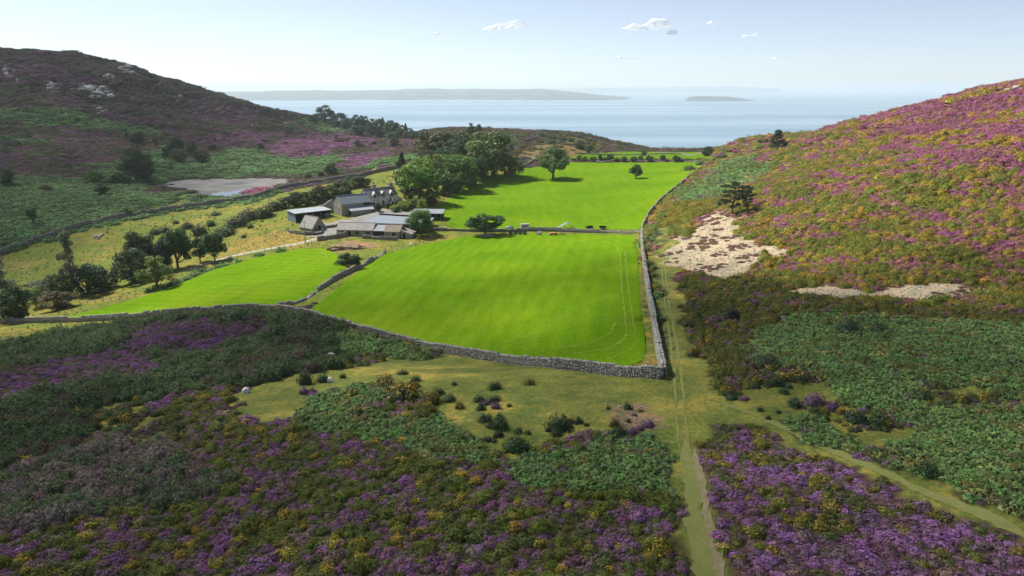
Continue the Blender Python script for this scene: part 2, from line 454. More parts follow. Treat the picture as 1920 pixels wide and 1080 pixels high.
def gz(x, y):
    """height of the built ground sheet (bilinear in its grid)"""
    x = np.asarray(x, float); y = np.asarray(y, float)
    i = np.clip(np.searchsorted(GX, x) - 1, 0, len(GX) - 2); j = np.clip(np.searchsorted(GY, y) - 1, 0, len(GY) - 2)
    fx = np.clip((x - GX[i]) / (GX[i + 1] - GX[i]), 0, 1); fy = np.clip((y - GY[j]) / (GY[j + 1] - GY[j]), 0, 1)
    return (GZ[j, i] * (1 - fx) + GZ[j, i + 1] * fx) * (1 - fy) + (GZ[j + 1, i] * (1 - fx) + GZ[j + 1, i + 1] * fx) * fy

def build_ground():
    nx, ny = len(GX), len(GY)
    i = np.arange(nx * ny).reshape(ny, nx)
    q = np.stack([i[:-1, :-1], i[:-1, 1:], i[1:, 1:], i[1:, :-1]], -1).reshape(-1, 4)
    k = NT('heath soil and turf', .95, .1)
    p = k.pos()
    a = k.attr('gcol').outputs['Color']
    n1 = k.noise(p, .35, 4, .6); n2 = k.noise(p, 2.2, 4, .65); n3 = k.noise(p, 11, 3, .7)
    c = k.mix(k.rng(n1, .38, .62, 0, 1), k.mix(1, a, (.70, .80, .72, 1), 'MULTIPLY'), k.mix(1, a, (1.24, 1.08, 1.0, 1), 'MULTIPLY'))
    c = k.mix(k.rng(n2, .44, .58, 0, 1), k.mix(1, c, (.78, .86, .82, 1), 'MULTIPLY'), k.mix(1, c, (1.36, 1.14, 1.0, 1), 'MULTIPLY'))
    c = k.mix(k.rng(n3, .5, .7, 0, .75), c, k.mix(1, c, (.55, .6, .55, 1), 'MULTIPLY'))
    k.base(c)
    k.bump(k.math('ADD', k.math('MULTIPLY', n3, .35), n2), .22, .8)
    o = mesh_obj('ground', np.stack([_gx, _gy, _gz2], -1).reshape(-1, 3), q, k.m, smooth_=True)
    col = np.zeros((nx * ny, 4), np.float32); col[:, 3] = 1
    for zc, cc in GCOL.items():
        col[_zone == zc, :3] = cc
    # rough grass: dry and green drifts, mottled soil under the heath
    rg = (_zone == 'R')
    f = fbm(_gx.ravel() / 14, _gy.ravel() / 9, 41, 4)[:, None]
    dry = np.array((.26, .225, .06)); grn = np.array((.12, .19, .028))
    w = smooth(.42, .72, f); 
    col[rg, :3] = (grn * (1 - w) + dry * w)[rg] * .55 + col[rg, :3] * .45
    f2 = fbm(_gx.ravel() / 5, _gy.ravel() / 5, 44, 4)[:, None]
    tf = np.isin(_zone, ['T', 'TH'])
    col[tf, :3] = (col[:, :3] * (.66 + .62 * f2) + np.array((.10, .045, .012)) * smooth(.48, .7, f2) * smooth(.35, .65, fbm(_gx.ravel() / 11, _gy.ravel() / 8, 49, 3))[:, None])[tf]
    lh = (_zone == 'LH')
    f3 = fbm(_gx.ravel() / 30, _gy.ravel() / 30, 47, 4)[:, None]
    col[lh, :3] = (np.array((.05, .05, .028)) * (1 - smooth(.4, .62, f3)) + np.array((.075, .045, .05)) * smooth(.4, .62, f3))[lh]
    coast = (_gx.ravel() * 0 + _gy.ravel() > 700) & (_gz2.ravel() < -100)
    col[coast, :3] = (.07, .075, .04)
    ca = o.data.color_attributes.new('gcol', 'FLOAT_COLOR', 'POINT')
    ca.data.foreach_set('color', col.ravel())
    tag(o, kind='structure', label='rolling heath ground of turf, soil and rough grass', cat='ground')
    return o
build_ground()

# ------------------------------------------------------------------ sheets laid on the ground
from mathutils.geometry import delaunay_2d_cdt
def sheet(name, poly, mat, lift, step, label=None, cat=None, extra=None):
    n = len(poly)
    lo = poly.min(0); hi = poly.max(0)
    xs = np.arange(lo[0], hi[0], step); ys = np.arange(lo[1], hi[1], step)
    X, Y = np.meshgrid(xs, ys); X = X.ravel(); Y = Y.ravel()
    X = X + (RNG.random(X.shape) - .5) * step * .5; Y = Y + (RNG.random(Y.shape) - .5) * step * .5
    m = inside(poly, X, Y)
    pts = [Vector((float(a), float(b))) for a, b in poly] + [Vector((float(a), float(b))) for a, b in zip(X[m], Y[m])]
    edges = [(i, (i + 1) % n) for i in range(n)]
    vs, es, fs, *_r = delaunay_2d_cdt(pts, edges, [list(range(n))], 1, 1e-4)
    v = np.array([(a.x, a.y) for a in vs])
    z = gz(v[:, 0], v[:, 1]) + lift
    fs = [f for f in fs if len(f) == 3]
    o = mesh_obj(name, np.column_stack([v, z]), np.array(fs), mat, smooth_=True)
    me = o.data
    if sum(p.normal.z for p in me.polygons) < 0: me.flip_normals()
    tag(o, label, cat, kind='structure')
    return o

def pasture_mat(name, ang, dark=1.0):
    k = NT(name, 1.0, 0.0)
    p = k.pos()
    n0 = k.noise(p, .028, 3, .5); n1 = k.noise(p, .16, 4, .6); n3 = k.noise(p, 1.7, 5, .75)
    st = k.noise(k.scalevec(p, .42, .035, .1, ang), 1.0, 3, .6)
    wv = k.n('TexWave', wave_type='BANDS', bands_direction='X'); k.put(wv.inputs['Vector'], k.scalevec(p, 1, 1, 1, ang)); wv.inputs['Scale'].default_value = .085; wv.inputs['Distortion'].default_value = 1.4; wv.inputs['Detail'].default_value = 2; wv.inputs['Detail Scale'].default_value = .4
    c = k.ramp(n0, [(.3, (.11 * dark, .225 * dark, .006)), (.55, (.15 * dark, .27 * dark, .008)), (.75, (.20 * dark, .295 * dark, .010))])
    c = k.mix(k.rng(st, .4, .7, 0, .6), c, k.mix(1, c, (.66, .78, .7, 1), 'MULTIPLY'))
    c = k.mix(k.rng(wv.outputs['Fac'], .2, .9, 0, .6), c, k.mix(1, c, (1.25, 1.12, 1.1, 1), 'MULTIPLY'))
    c = k.mix(k.rng(n1, .52, .8, 0, .5), c, (0.22 * dark, .27 * dark, .03, 1))
    c = k.mix(k.rng(n3, .42, .66, 0, .85), c, k.mix(1, c, (.52, .66, .6, 1), 'MULTIPLY'))
    k.base(c); k.bump(k.math('ADD', n3, k.noise(p, 7, 3, .7)), .12, .6)
    return k.m
_grass1 = pasture_mat('lush mown pasture', R(9)); _grass2 = pasture_mat('lush pasture on the slope', R(-55)); _grass3 = pasture_mat('upper pasture', R(-40)); _grass4 = pasture_mat('far pasture', R(70), .85)
for k_, m_, st_, lb_ in (('lower', _grass1, 2.5, 'bright green lower field inside the corner of the stone wall'), ('left', _grass2, 3, 'bright green narrow field left of the tumbled dividing wall'),
                     ('upper', _grass3, 4, 'bright green upper field with the lone round tree'), ('far', _grass4, 6, 'thin green field beyond the hedge of shrubs')):
    sheet('field', _pp[k_], m_, .03, st_, lb_, 'field')

def ribbon(name, px, w0, mat, lift, label, cat, wob=.25, step=1.0, ends=True):
    g = G([p[0] for p in px], [p[1] for p in px])[:, :2]
    # even spacing along a smooth line
    d = np.concatenate([[0], np.cumsum(np.hypot(*np.diff(g, axis=0).T))])
    n = max(8, int(d[-1] / step)); s = np.linspace(0, d[-1], n)
    x = np.interp(s, d, g[:, 0]); y = np.interp(s, d, g[:, 1])
    ker = np.ones(7) / 7
    for _ in range(3):
        x[3:-3] = np.convolve(x, ker, 'valid'); y[3:-3] = np.convolve(y, ker, 'valid')
    tx = np.gradient(x); ty = np.gradient(y); l = np.hypot(tx, ty); nxx, nyy = -ty / l, tx / l
    w = np.full(n, w0) if np.isscalar(w0) else np.interp(np.linspace(0, 1, n), np.linspace(0, 1, len(w0)), w0)
    wl = w * np.maximum(.06, 1 + wob * ((fbm(s / 2.3, s * 0 + 3, 51, 3) - .5) * 4 + (fbm(s / .55, s * 0 + 5, 53, 2) - .5) * 3)); wr = w * np.maximum(.06, 1 + wob * ((fbm(s / 2.3, s * 0 + 9, 52, 3) - .5) * 4 + (fbm(s / .55, s * 0 + 7, 54, 2) - .5) * 3))
    if ends: tp = smooth(0, 3 * w.mean(), s) * smooth(0, 3 * w.mean(), d[-1] - s) * .9 + .1; wl = wl * tp; wr = wr * tp
    rows = []
    for f in (-1, -.5, 0, .5, 1):
        ww = np.where(f < 0, wl, wr) * f * .5
        X = x + nxx * ww; Y = y + nyy * ww
        rows.append(np.stack([X, Y, gz(X, Y) + lift], -1))
    V = np.stack(rows, 1).reshape(-1, 3)
    i = np.arange(n * 5).reshape(n, 5)
    q = np.stack([i[:-1, :-1], i[1:, :-1], i[1:, 1:], i[:-1, 1:]], -1).reshape(-1, 4)
    o = mesh_obj(name, V, q, mat, smooth_=True)
    if o.data.polygons[0].normal.z < 0: o.data.flip_normals()
    return tag(o, label, cat, kind='structure')

def soil_mat(name, c1, c2, c3, sc=1.2):
    k = NT(name, .95, .1); p = k.pos()
    n1 = k.noise(p, sc, 5, .7); n2 = k.noise(p, sc * 6, 4, .7)
    c = k.ramp(n1, [(.3, c1), (.52, c2), (.72, c3)])
    c = k.mix(k.rng(n2, .5, .75, 0, .5), c, k.mix(1, c, (.6, .65, .6, 1), 'MULTIPLY'))
    k.base(c); k.bump(n2, .06); return k.m
m_path = soil_mat('worn path earth', (.18, .19, .06), (.26, .215, .12), (.33, .27, .18))
m_path2 = soil_mat('trodden turf', (.165, .195, .05), (.205, .215, .066), (.255, .225, .095), 1.4)
m_line = soil_mat('worn wheel line', (.175, .20, .052), (.205, .21, .064), (.23, .215, .08), .8)
m_track = soil_mat('farm track gravel', (.30, .28, .18), (.42, .38, .30), (.5, .46, .39), .7)
m_yard = soil_mat('yard concrete', (.20, .195, .18), (.26, .25, .235), (.31, .30, .28), .25)
m_mud = soil_mat('dried pond mud', (.13, .125, .118), (.19, .185, .178), (.27, .265, .255), .09)
m_wheel = soil_mat('flattened pale grass', (.14, .24, .010), (.17, .262, .018), (.21, .275, .032), .5)
ribbon('path', [(1331,1140),(1323,1080),(1309,1000),(1299,930),(1291,870),(1284,815)], [1.5, 1.4, 1.25, 1.0, .4], m_path2, .03, 'pale trodden turf of the straight path at the bottom of the view', 'path', .3, .25)
ribbon('path', [(1362,1140),(1349,1080),(1334,1000),(1323,940),(1311,890),(1302,840)], [.6, .55, .55, .3], m_path, .055, 'bare earth strip worn down the middle of the straight path', 'path', .3, .25)
for dx_ in (-7, 9):
    ribbon('path', [(1284 + dx_ * 1.2,850),(1276 + dx_ * 1.1,800),(1274 + dx_,760),(1270 + dx_ * .8,700),(1262 + dx_ * .7,640),(1252 + dx_ * .5,580),(1245 + dx_ * .4,520),(1240 + dx_ * .3,460)], [.15, .3, .26, .3, .3], m_line, .035, 'left faint wheel line of the grassy path beside the boundary wall' if dx_ < 0 else 'right faint wheel line of the grassy path beside the boundary wall', 'path', .5, .6)
ribbon('path', [(1990,1030),(1920,1002),(1770,936),(1620,872),(1500,816),(1420,780),(1340,752)], [1.0, .95, .8, .5], m_path2, .035, 'narrow grassy path branching off through the bracken', 'path', .3, .25)
ribbon('track', [(614,432),(604,445),(575,455),(530,462),(470,473),(430,481),(398,490),(340,508)], 2.6, m_track, .05, 'pale gravel farm track below the golden grass', 'track', .12, 1.0)
for t_ in ([(1172,470),(1178,540),(1186,600),(1196,640),(1180,662),(1130,676)], [(1162,470),(1166,540),(1172,600),(1176,636),(1150,656),(1100,668)], [(1010,448),(1080,449),(1150,456),(1164,480)],
           [(1040,664),(1110,664),(1162,648),(1178,622)], [(1010,655),(1090,652),(1140,634),(1156,604)], [(1220,370),(1190,395),(1150,412),(1090,420)], [(1212,378),(1170,404),(1130,415)], [(1180,330),(1165,338),(1200,350),(1222,366)], 
           [(880,395),(910,372),(935,352),(948,338)], [(872,395),(900,372),(925,352)], [(852,398),(846,375)], [(862,398),(856,375)], [(470,520),(540,508),(600,488),(618,476),(596,470)], [(440,545),(520,530),(590,512)], [(300,570),(420,545),(520,520)]):
    ribbon('wheel_mark', t_, .26, m_wheel, .055, 'pale wheel mark curving over the mown grass', 'wheel mark', .8, .9)
_y = dict((c, p) for c, p in _zp if c in ('Y', 'W'))
sheet('yard', _y['Y'], m_yard, .06, 2.0, 'pale concrete yard between the farm buildings', 'yard')

# pond: cracked mud bed and what water is left
pw = plan([(385,367),(400,361),(425,360),(455,354),(470,356),(468,362),(440,369),(405,370)], 10)
def flat(name, poly, z, mat, label, cat):
    o = mesh_obj(name, [(float(a), float(b), z) for a, b in poly], [list(range(len(poly)))], mat)
    if o.data.polygons[0].normal.z < 0: o.data.flip_normals()
    return tag(o, label, cat, kind='structure')
flat('pond_bed', _y['W'], _pondz + .12, m_mud, 'grey cracked mud of the nearly dry pond', 'pond bed')
k = NT('still pond water', .04, .5); k.base((.02, .022, .018, 1)); k.bump(k.noise(k.pos(), .5, 2), .01); m_pond = k.m
flat('pond', pw, _pondz + .16, m_pond, 'last pool of water in the nearly dry pond', 'pond')
k = NT('wet dark mud', .45, .4); k.base(k.ramp(k.noise(k.pos(), .3, 4), [(.3, (.035, .03, .025)), (.7, (.075, .06, .05))])); m_wet = k.m
flat('wet_mud', plan([(340,362),(365,356),(410,357),(405,362),(385,369),(360,367)], 10), _pondz + .14, m_wet, 'dark wet mud along the near edge of the pond', 'mud')
flat('wet_mud', plan([(415,346),(450,342),(468,345),(440,348)], 10), _pondz + .14, m_wet, 'dark reddish weed patch on the far side of the pond', 'mud')

# ------------------------------------------------------------------ sea, far coast, island
def build_sea():
    rs = np.concatenate([[0], np.geomspace(300, 90000, 60)]); th = np.linspace(-math.pi, math.pi, 97)[:-1]
    V = [(0, 0, SEA_Z)]
    F = []
    for r in rs[1:]:
        for t in th: V.append((r * math.sin(t), r * math.cos(t), SEA_Z))
    n = len(th)
    for j in range(n): F.append((0, 1 + (j + 1) % n, 1 + j))
    tri = F; quads = []
    for i in range(len(rs) - 2):
        for j in range(n):
            a = 1 + i * n + j; b = 1 + i * n + (j + 1) % n
            quads.append((a, b, b + n, a + n))
    k = NT('sea water', .2, .5)
    p = k.pos()
    slick = k.noise(k.scalevec(p, .00035, .0016, 1, R(6)), 1.0, 5, .55, .6)
    k.base(k.ramp(slick, [(.36, (.10, .215, .30)), (.62, (.145, .26, .335))]))
    k.put(k.b.inputs['Roughness'], k.rng(slick, .38, .64, .29, .17))
    k.b.inputs['IOR'].default_value = 1.333
    w = k.noise(k.scalevec(p, .05, .16, 1, R(10)), 1.0, 4, .6)
    b = k.n('Bump'); k.put(b.inputs['Height'], w); b.inputs['Distance'].default_value = 1.0; k.put(b.inputs['Strength'], k.rng(slick, .38, .64, .42, .16))
    k.t.links.new(b.outputs[0], k.b.inputs['Normal'])
    o = mesh_obj('sea', V, tri + quads, k.m)
    o.data.update()
    if o.data.polygons[0].normal.z < 0: o.data.flip_normals()
    tag(o, 'calm pale blue sea with smooth slicks', 'sea', kind='structure')
build_sea()

def land(name, prof, dist, depth, label, cat, cols, seed, rough_=1.0):
    """prof: (u, v) of the skyline as seen in the survey photo; waterline at the sea"""
    us = np.array([p[0] for p in prof], float); vs = np.array([p[1] for p in prof], float)
    n = 220; m = 26
    U = np.linspace(us[0], us[-1], n); Vv = np.interp(U, us, vs)
    a, b, c = ray(U, Vv)
    xs_ = a / b * dist; ztop = c / b * dist
    ztop = np.maximum(ztop, SEA_Z + 2)
    t = np.linspace(0, 1, m)
    prof_d = np.sin(np.minimum(t * 1.6, 1) * math.pi / 2) * np.where(t < .62, 1, np.cos((t - .62) / .38 * math.pi / 2))
    yy = (t - .62 * .62) * depth
    X = np.repeat(xs_[:, None], m, 1) * (1 + yy[None, :] / dist)
    Y = dist + np.repeat(yy[None, :], n, 0) + (fbm(X / 700, X * 0 + seed, seed, 4) - .5) * depth * .5
    Hh = (ztop - SEA_Z)[:, None] * prof_d[None, :]
    Hh = Hh * (1 + (fbm(X / 500, Y / 350, seed, 4) - .5) * .9 * rough_ * (1 - prof_d[None, :] * .75))
    edge = np.minimum(1, np.minimum(np.arange(n), n - 1 - np.arange(n)) / 6.0)[:, None]
    Z = SEA_Z - 6 + (Hh + 6) * edge
    i = np.arange(n * m).reshape(n, m)
    q = np.stack([i[:-1, :-1], i[1:, :-1], i[1:, 1:], i[:-1, 1:]], -1).reshape(-1, 4)
    k = NT(name + ' farmland', .95, .1); p = k.pos()
    vo = k.n('TexVoronoi'); k.put(vo.inputs['Vector'], k.scalevec(p, .0042, .0042, .004)); vo.inputs['Scale'].default_value = 1.0
    n1 = k.noise(p, .006, 4, .6)
    cc = k.mix(k.rng(vo.outputs['Color'], 0, 1, 0, 1), cols[0], cols[1])
    cc = k.mix(k.rng(n1, .45, .55, 0, 1), cc, cols[2])
    k.base(cc)
    o = mesh_obj(name, np.stack([X, Y, Z], -1).reshape(-1, 3), q, k.m, smooth_=True)
    return tag(o, label, cat, kind='structure')
land('hills', [(1000,168),(1060,165),(1110,164.5),(1200,164),(1290,163.2),(1370,162.2),(1430,164),(1480,166.8)], 26000, 5000, 'faintest line of hills on the sea horizon', 'hills', ((.015,.03,.02,1),(.03,.04,.025,1),(.012,.02,.015,1)), 5)
land('coast', [(330,174),(400,173),(480,171.5),(600,170),(700,169),(745,168.5),(760,166),(810,165.5),(850,167),(960,167.5),(1010,166.5),(1040,168.5),(1080,173),(1110,177),(1150,181),(1195,184.5)], 11200, 3400, 'low hazy coast of fields across the bay', 'coast', ((.03,.065,.03,1),(.085,.10,.055,1),(.012,.028,.02,1)), 9)
land('island', [(1281,189),(1290,182.5),(1310,180.2),(1345,180.5),(1370,182),(1395,186),(1412,189)], 9300, 700, 'small flat topped island in the sea', 'island', ((.04,.055,.04,1),(.07,.075,.05,1),(.045,.045,.04,1)), 13, .5)

# ------------------------------------------------------------------ haze
def box(name, lo, hi):
    V = [(x, y, z) for z in (lo[2], hi[2]) for y in (lo[1], hi[1]) for x in (lo[0], hi[0])]
    F = [(0, 2, 3, 1), (4, 5, 7, 6), (0, 1, 5, 4), (2, 6, 7, 3), (0, 4, 6, 2), (1, 3, 7, 5)]
    return mesh_obj(name, V, F)
hz = box('haze', (-95000, -95000, -260), (95000, 95000, 80))
hm = bpy.data.materials.new('sea haze'); hm.use_nodes = True; ht = hm.node_tree; ht.nodes.clear()
_ho = ht.nodes.new('ShaderNodeOutputMaterial'); _hv = ht.nodes.new('ShaderNodeVolumePrincipled'); ht.links.new(_hv.outputs[0], _ho.inputs['Volume'])
_hv.inputs['Color'].default_value = (.86, .945, 1, 1); _hv.inputs['Density'].default_value = 0.9e-4; _hv.inputs['Anisotropy'].default_value = .2
hz.data.materials.append(hm); tag(hz, 'thin pale sea haze over the whole bay', 'haze', kind='stuff')

# ------------------------------------------------------------------ clouds: small ones over the sea, and the broken layer overhead that shades the heath
def ico(sub=1):
    bm = bmesh.new(); bmesh.ops.create_icosphere(bm, subdivisions=sub, radius=1)
    v = np.array([x.co[:] for x in bm.verts]); f = np.array([[x.index for x in q.verts] for q in bm.faces]); bm.free()
    return v, f
def puffs(name, cs, rs, mat, sub=1, flatn=.7, jig=.25):
    v, f = ico(sub); n = len(cs); nv = len(v)
    V = v[None] * (1 + (RNG.random((n, nv, 1)) - .5) * jig * 2)
    V = V * rs[:, None, None] * np.array([1, 1, flatn]) + cs[:, None, :]
    F = f[None] + (np.arange(n) * nv)[:, None, None]
    return mesh_obj(name, V.reshape(-1, 3), F.reshape(-1, 3), mat, smooth_=True)
def cloud_mat(name, a):
    k = NT(name, 1, 0); k.t.nodes.remove(k.b)
    tr = k.n('BsdfTransparent'); df = k.n('BsdfDiffuse'); tl = k.n('BsdfTranslucent'); df.inputs[0].default_value = tl.inputs[0].default_value = (1, 1, 1, 1)
    m1 = k.n('MixShader'); m1.inputs[0].default_value = .5; k.t.links.new(df.outputs[0], m1.inputs[1]); k.t.links.new(tl.outputs[0], m1.inputs[2])
    m2 = k.n('MixShader'); m2.inputs[0].default_value = a; k.t.links.new(tr.outputs[0], m2.inputs[1]); k.t.links.new(m1.outputs[0], m2.inputs[2])
    k.t.links.new(m2.outputs[0], k.t.nodes['Material Output'].inputs[0]); return k.m
m_cloud = cloud_mat('white cloud', .62)
def sky_cloud(blobs, dist, label):
    """one closed billowing body, a radial hull over the blobs"""
    v, f = ico(5)
    cu = np.mean([q[0] for q in blobs]); cv = np.mean([q[1] for q in blobs])
    a, b, c = ray(cu, cv); C0 = np.array([a / b * dist, dist, c / b * dist]); sc = dist / FPX
    B = []
    for (u, vv, wu, hv, n) in blobs:
        for _ in range(n):
            q = np.clip(RNG.normal(0, .42, 2), -1, 1); r = hv * .30 * (1.15 - .75 * abs(q[0])) * RNG.uniform(.6, 1.2)
            B.append(((u - cu + wu * .5 * q[0]) * sc, RNG.normal(0, hv * .25) * sc, (cv - vv + hv * .28 * (abs(q[1]) * (1 - abs(q[0])) - .25)) * sc, r * sc))
    B = np.array(B)
    R_ = np.full(len(v), 1.5 * sc)
    for x, y, z, r in B:
        p = v @ np.array([x, y, z]); d2 = x * x + y * y + z * z - p * p
        h = np.where(d2 < r * r, p + np.sqrt(np.maximum(r * r - d2, 0)), 0)
        R_ = np.maximum(R_, h)
    V = v * R_[:, None]
    V[:, 2] = np.maximum(V[:, 2], -.22 * np.max([q[3] for q in blobs]) * sc)
    o = mesh_obj('cloud', V + C0, f, m_cloud, smooth_=True)
    return tag(o, label, 'cloud', 'small clouds over the sea')
sky_cloud([(940,52,60,18,60),(965,47,55,16,50),(915,56,26,10,24)], 15000, 'long flat white cloud, largest over the middle of the sea')
sky_cloud([(1190,54,46,20,40),(1232,46,48,26,60)], 15000, 'double lobed white cloud with a taller right half')
sky_cloud([(1260,61,22,12,24)], 15000, 'little white cloud just right of the double lobed cloud')
sky_cloud([(1164,109,22,8,22),(1184,110,26,6,20)], 15000, 'low white cloud nearest the horizon right of centre')
sky_cloud([(1333,44,13,12,16)], 15000, 'tiny round cloud highest in the right of the sky')
sky_cloud([(1398,69,12,9,12),(1418,66,22,8,18)], 15000, 'small split cloud below and right of the tiny round cloud')
sky_cloud([(1452,111,20,7,18)], 15000, 'small cloud farthest to the right over the sea')
sky_cloud([(822,63,18,10,18)], 15000, 'small faint cloud left of the long flat cloud')

def overhead():
    st = 5.6
    x, y = np.meshgrid(np.arange(-640, 420, st), np.arange(-160, 950, st)); x = x.ravel(); y = y.ravel(); n = len(x)
    x = x + RNG.uniform(-.5, .5, n) * st; y = y + RNG.uniform(-.5, .5, n) * st
    w = (fbm(x / 60, y / 60, 61, 3) - .5) * 40
    q = smooth(12, 62, x); c = 168 * (1 - q) + 117 * q - .10 * np.maximum(10 - x, 0); hw = 52 * (1 - q) + 24 * q
    near = 1 - smooth(0, 1, (y + w * (.6 - .4 * q) - c + hw) / (2 * hw))
    left = smooth(-128, -208, x + w * .9 + .05 * (y - 300))
    left = left * smooth(-120, 150, y) * np.where(y > 450, .85, 1)
    d = np.maximum(near * .72, left * .86)
    keep = RNG.random(n) < d
    x, y = x[keep], y[keep]
    z = RNG.uniform(900, 960, len(x)); s = (z + 40) / math.sin(SUN_EL)
    cs = np.stack([x + SUN_DIR.x * s, y + SUN_DIR.y * s, z], 1)
    o = puffs('cloud_layer', cs, RNG.uniform(2.6, 3.6, len(x)), m_over, 1, .75, .2)
    tag(o, 'broken white cloud layer high above the heath', 'cloud layer', kind='stuff')
k = NT('dense cloud', 1, 0); k.base((.9, .9, .9, 1)); m_over = k.m
overhead()

# ------------------------------------------------------------------ low growth: heather, gorse, bracken, grass, stones (uncountable stuff, instanced on the terrain)
def rot_to(nrm, spin):
    """rotation matrices taking z to nrm, spun about it"""
    n = nrm / np.linalg.norm(nrm, axis=1, keepdims=True)
    ref = np.where(np.abs(n[:, 2:3]) < .95, np.array([[0, 0, 1.]]), np.array([[1., 0, 0]]))
    t = np.cross(ref, n); t /= np.linalg.norm(t, axis=1, keepdims=True)
    b = np.cross(n, t)
    c = np.cos(spin)[:, None]; s_ = np.sin(spin)[:, None]
    return t * c + b * s_, -t * s_ + b * c, n

def leaves(pos, nrm, size, aspect=1.6, bend=.25, rng=RNG):
    """one small pointed leaf (4 vertices, 2 triangles) per position"""
    n = len(pos)
    t, b, nn = rot_to(nrm, rng.uniform(0, 6.283, n))
    L = (size * aspect)[:, None]; W = size[:, None]
    p0 = pos - t * L * .5; p1 = pos + b * W * .5 + nn * L * bend * .3; p2 = pos + t * L * .5 - nn * L * bend * .2; p3 = pos - b * W * .5 + nn * L * bend * .3
    V = np.stack([p0, p1, p2, p3], 1).reshape(-1, 3)
    i = np.arange(n)[:, None] * 4
    F = np.concatenate([i + np.array([[0, 1, 2]]), i + np.array([[0, 2, 3]])], 1).reshape(-1, 3)
    return V, F

def proto(name, V, F, rnd, top, mat):
    o = mesh_obj(name, V, F, mat, link=False)
    ca = o.data.color_attributes.new('k', 'FLOAT_COLOR', 'POINT')
    c = np.zeros((len(V), 4), np.float32); c[:, 0] = rnd; c[:, 1] = top; c[:, 3] = 1
    ca.data.foreach_set('color', c.ravel())
    return o

def dome(seg=9, rings=4, r=.8, h=.6):
    V = [(0, 0, h * r)]
    for j in range(1, rings + 1):
        a = j / rings * math.pi / 2
        for i in range(seg):
            t = 2 * math.pi * (i + .5 * (j % 2)) / seg
            V.append((r * math.sin(a) * math.cos(t), r * math.sin(a) * math.sin(t), h * r * math.cos(a) - (.25 if j == rings else 0)))
    F = [(0, 1 + i, 1 + (i + 1) % seg) for i in range(seg)]
    for j in range(rings - 1):
        for i in range(seg):
            a = 1 + j * seg + i; b = 1 + j * seg + (i + 1) % seg
            F += [(a, a + seg, b + seg), (a, b + seg, b)]
    return np.array(V), np.array(F)

def growth_mat(name, sp=.15):
    k = NT(name, .85, sp)
    ti = k.attr('tint', 'INSTANCER').outputs['Color']; bc = k.attr('bcol', 'INSTANCER').outputs['Color']; bl = k.attr('bloom', 'INSTANCER').outputs['Fac']
    kk = k.attr('k').outputs['Color']
    sp_ = k.n('SeparateColor'); k.put(sp_.inputs[0], kk)
    thr = k.math('MULTIPLY', bl, k.math('ADD', .35, k.math('MULTIPLY', sp_.outputs[1], .8)))
    fl = k.math('LESS_THAN', sp_.outputs[0], thr)
    v = k.rng(k.math('FRACT', k.math('MULTIPLY', sp_.outputs[0], 37.7)), 0, 1, .55, 1.5)
    vv = k.n('CombineColor'); 
    for i_ in range(3): k.put(vv.inputs[i_], v)
    c = k.mix(1, k.mix(fl, ti, bc), vv.outputs[0], 'MULTIPLY')
    k.base(c)
    # thin leaves let some light through
    tl = k.n('BsdfTranslucent'); k.put(tl.inputs[0], c); ms = k.n('MixShader'); ms.inputs[0].default_value = .3
    k.t.links.new(k.b.outputs[0], ms.inputs[1]); k.t.links.new(tl.outputs[0], ms.inputs[2]); k.t.links.new(ms.outputs[0], k.t.nodes['Material Output'].inputs[0])
    return k.m
m_growth = growth_mat('heath growth')

def mk_mound(seed, n=320, h=.52, size=.15, aspect=1.5, shag=.16, lobes=3):
    r = np.random.default_rng(seed)
    lob = r.uniform(0, 6.283, lobes); la = r.uniform(.05, .22, lobes)
    V0, F0 = dome(10, 4, .82, h)
    u = r.random(n); th = r.uniform(0, 6.283, n); cz = u ** .8
    sn = np.sqrt(1 - cz * cz)
    d = np.stack([sn * np.cos(th), sn * np.sin(th), cz], 1)
    rad = 1 + sum(a * np.cos((i + 2) * th + l) for i, (a, l) in enumerate(zip(la, lob))) + (r.random(n) - .5) * 2 * shag
    P = d * rad[:, None] * np.array([.9, .9, h])
    N = d * np.array([1, 1, 1.3]) + r.normal(0, .4, (n, 3))
    V, F = leaves(P, N, size * r.uniform(.6, 1.35, n), aspect, rng=r)
    rn = r.random(n); V = np.vstack([V0, V]); F = np.vstack([F0, F + len(V0)])
    rnd = np.concatenate([np.full(len(V0), .97), np.repeat(rn, 4)]); top = np.concatenate([np.zeros(len(V0)), np.repeat(cz, 4)])
    return proto('heath_tuft', V, F, rnd, top, m_growth)

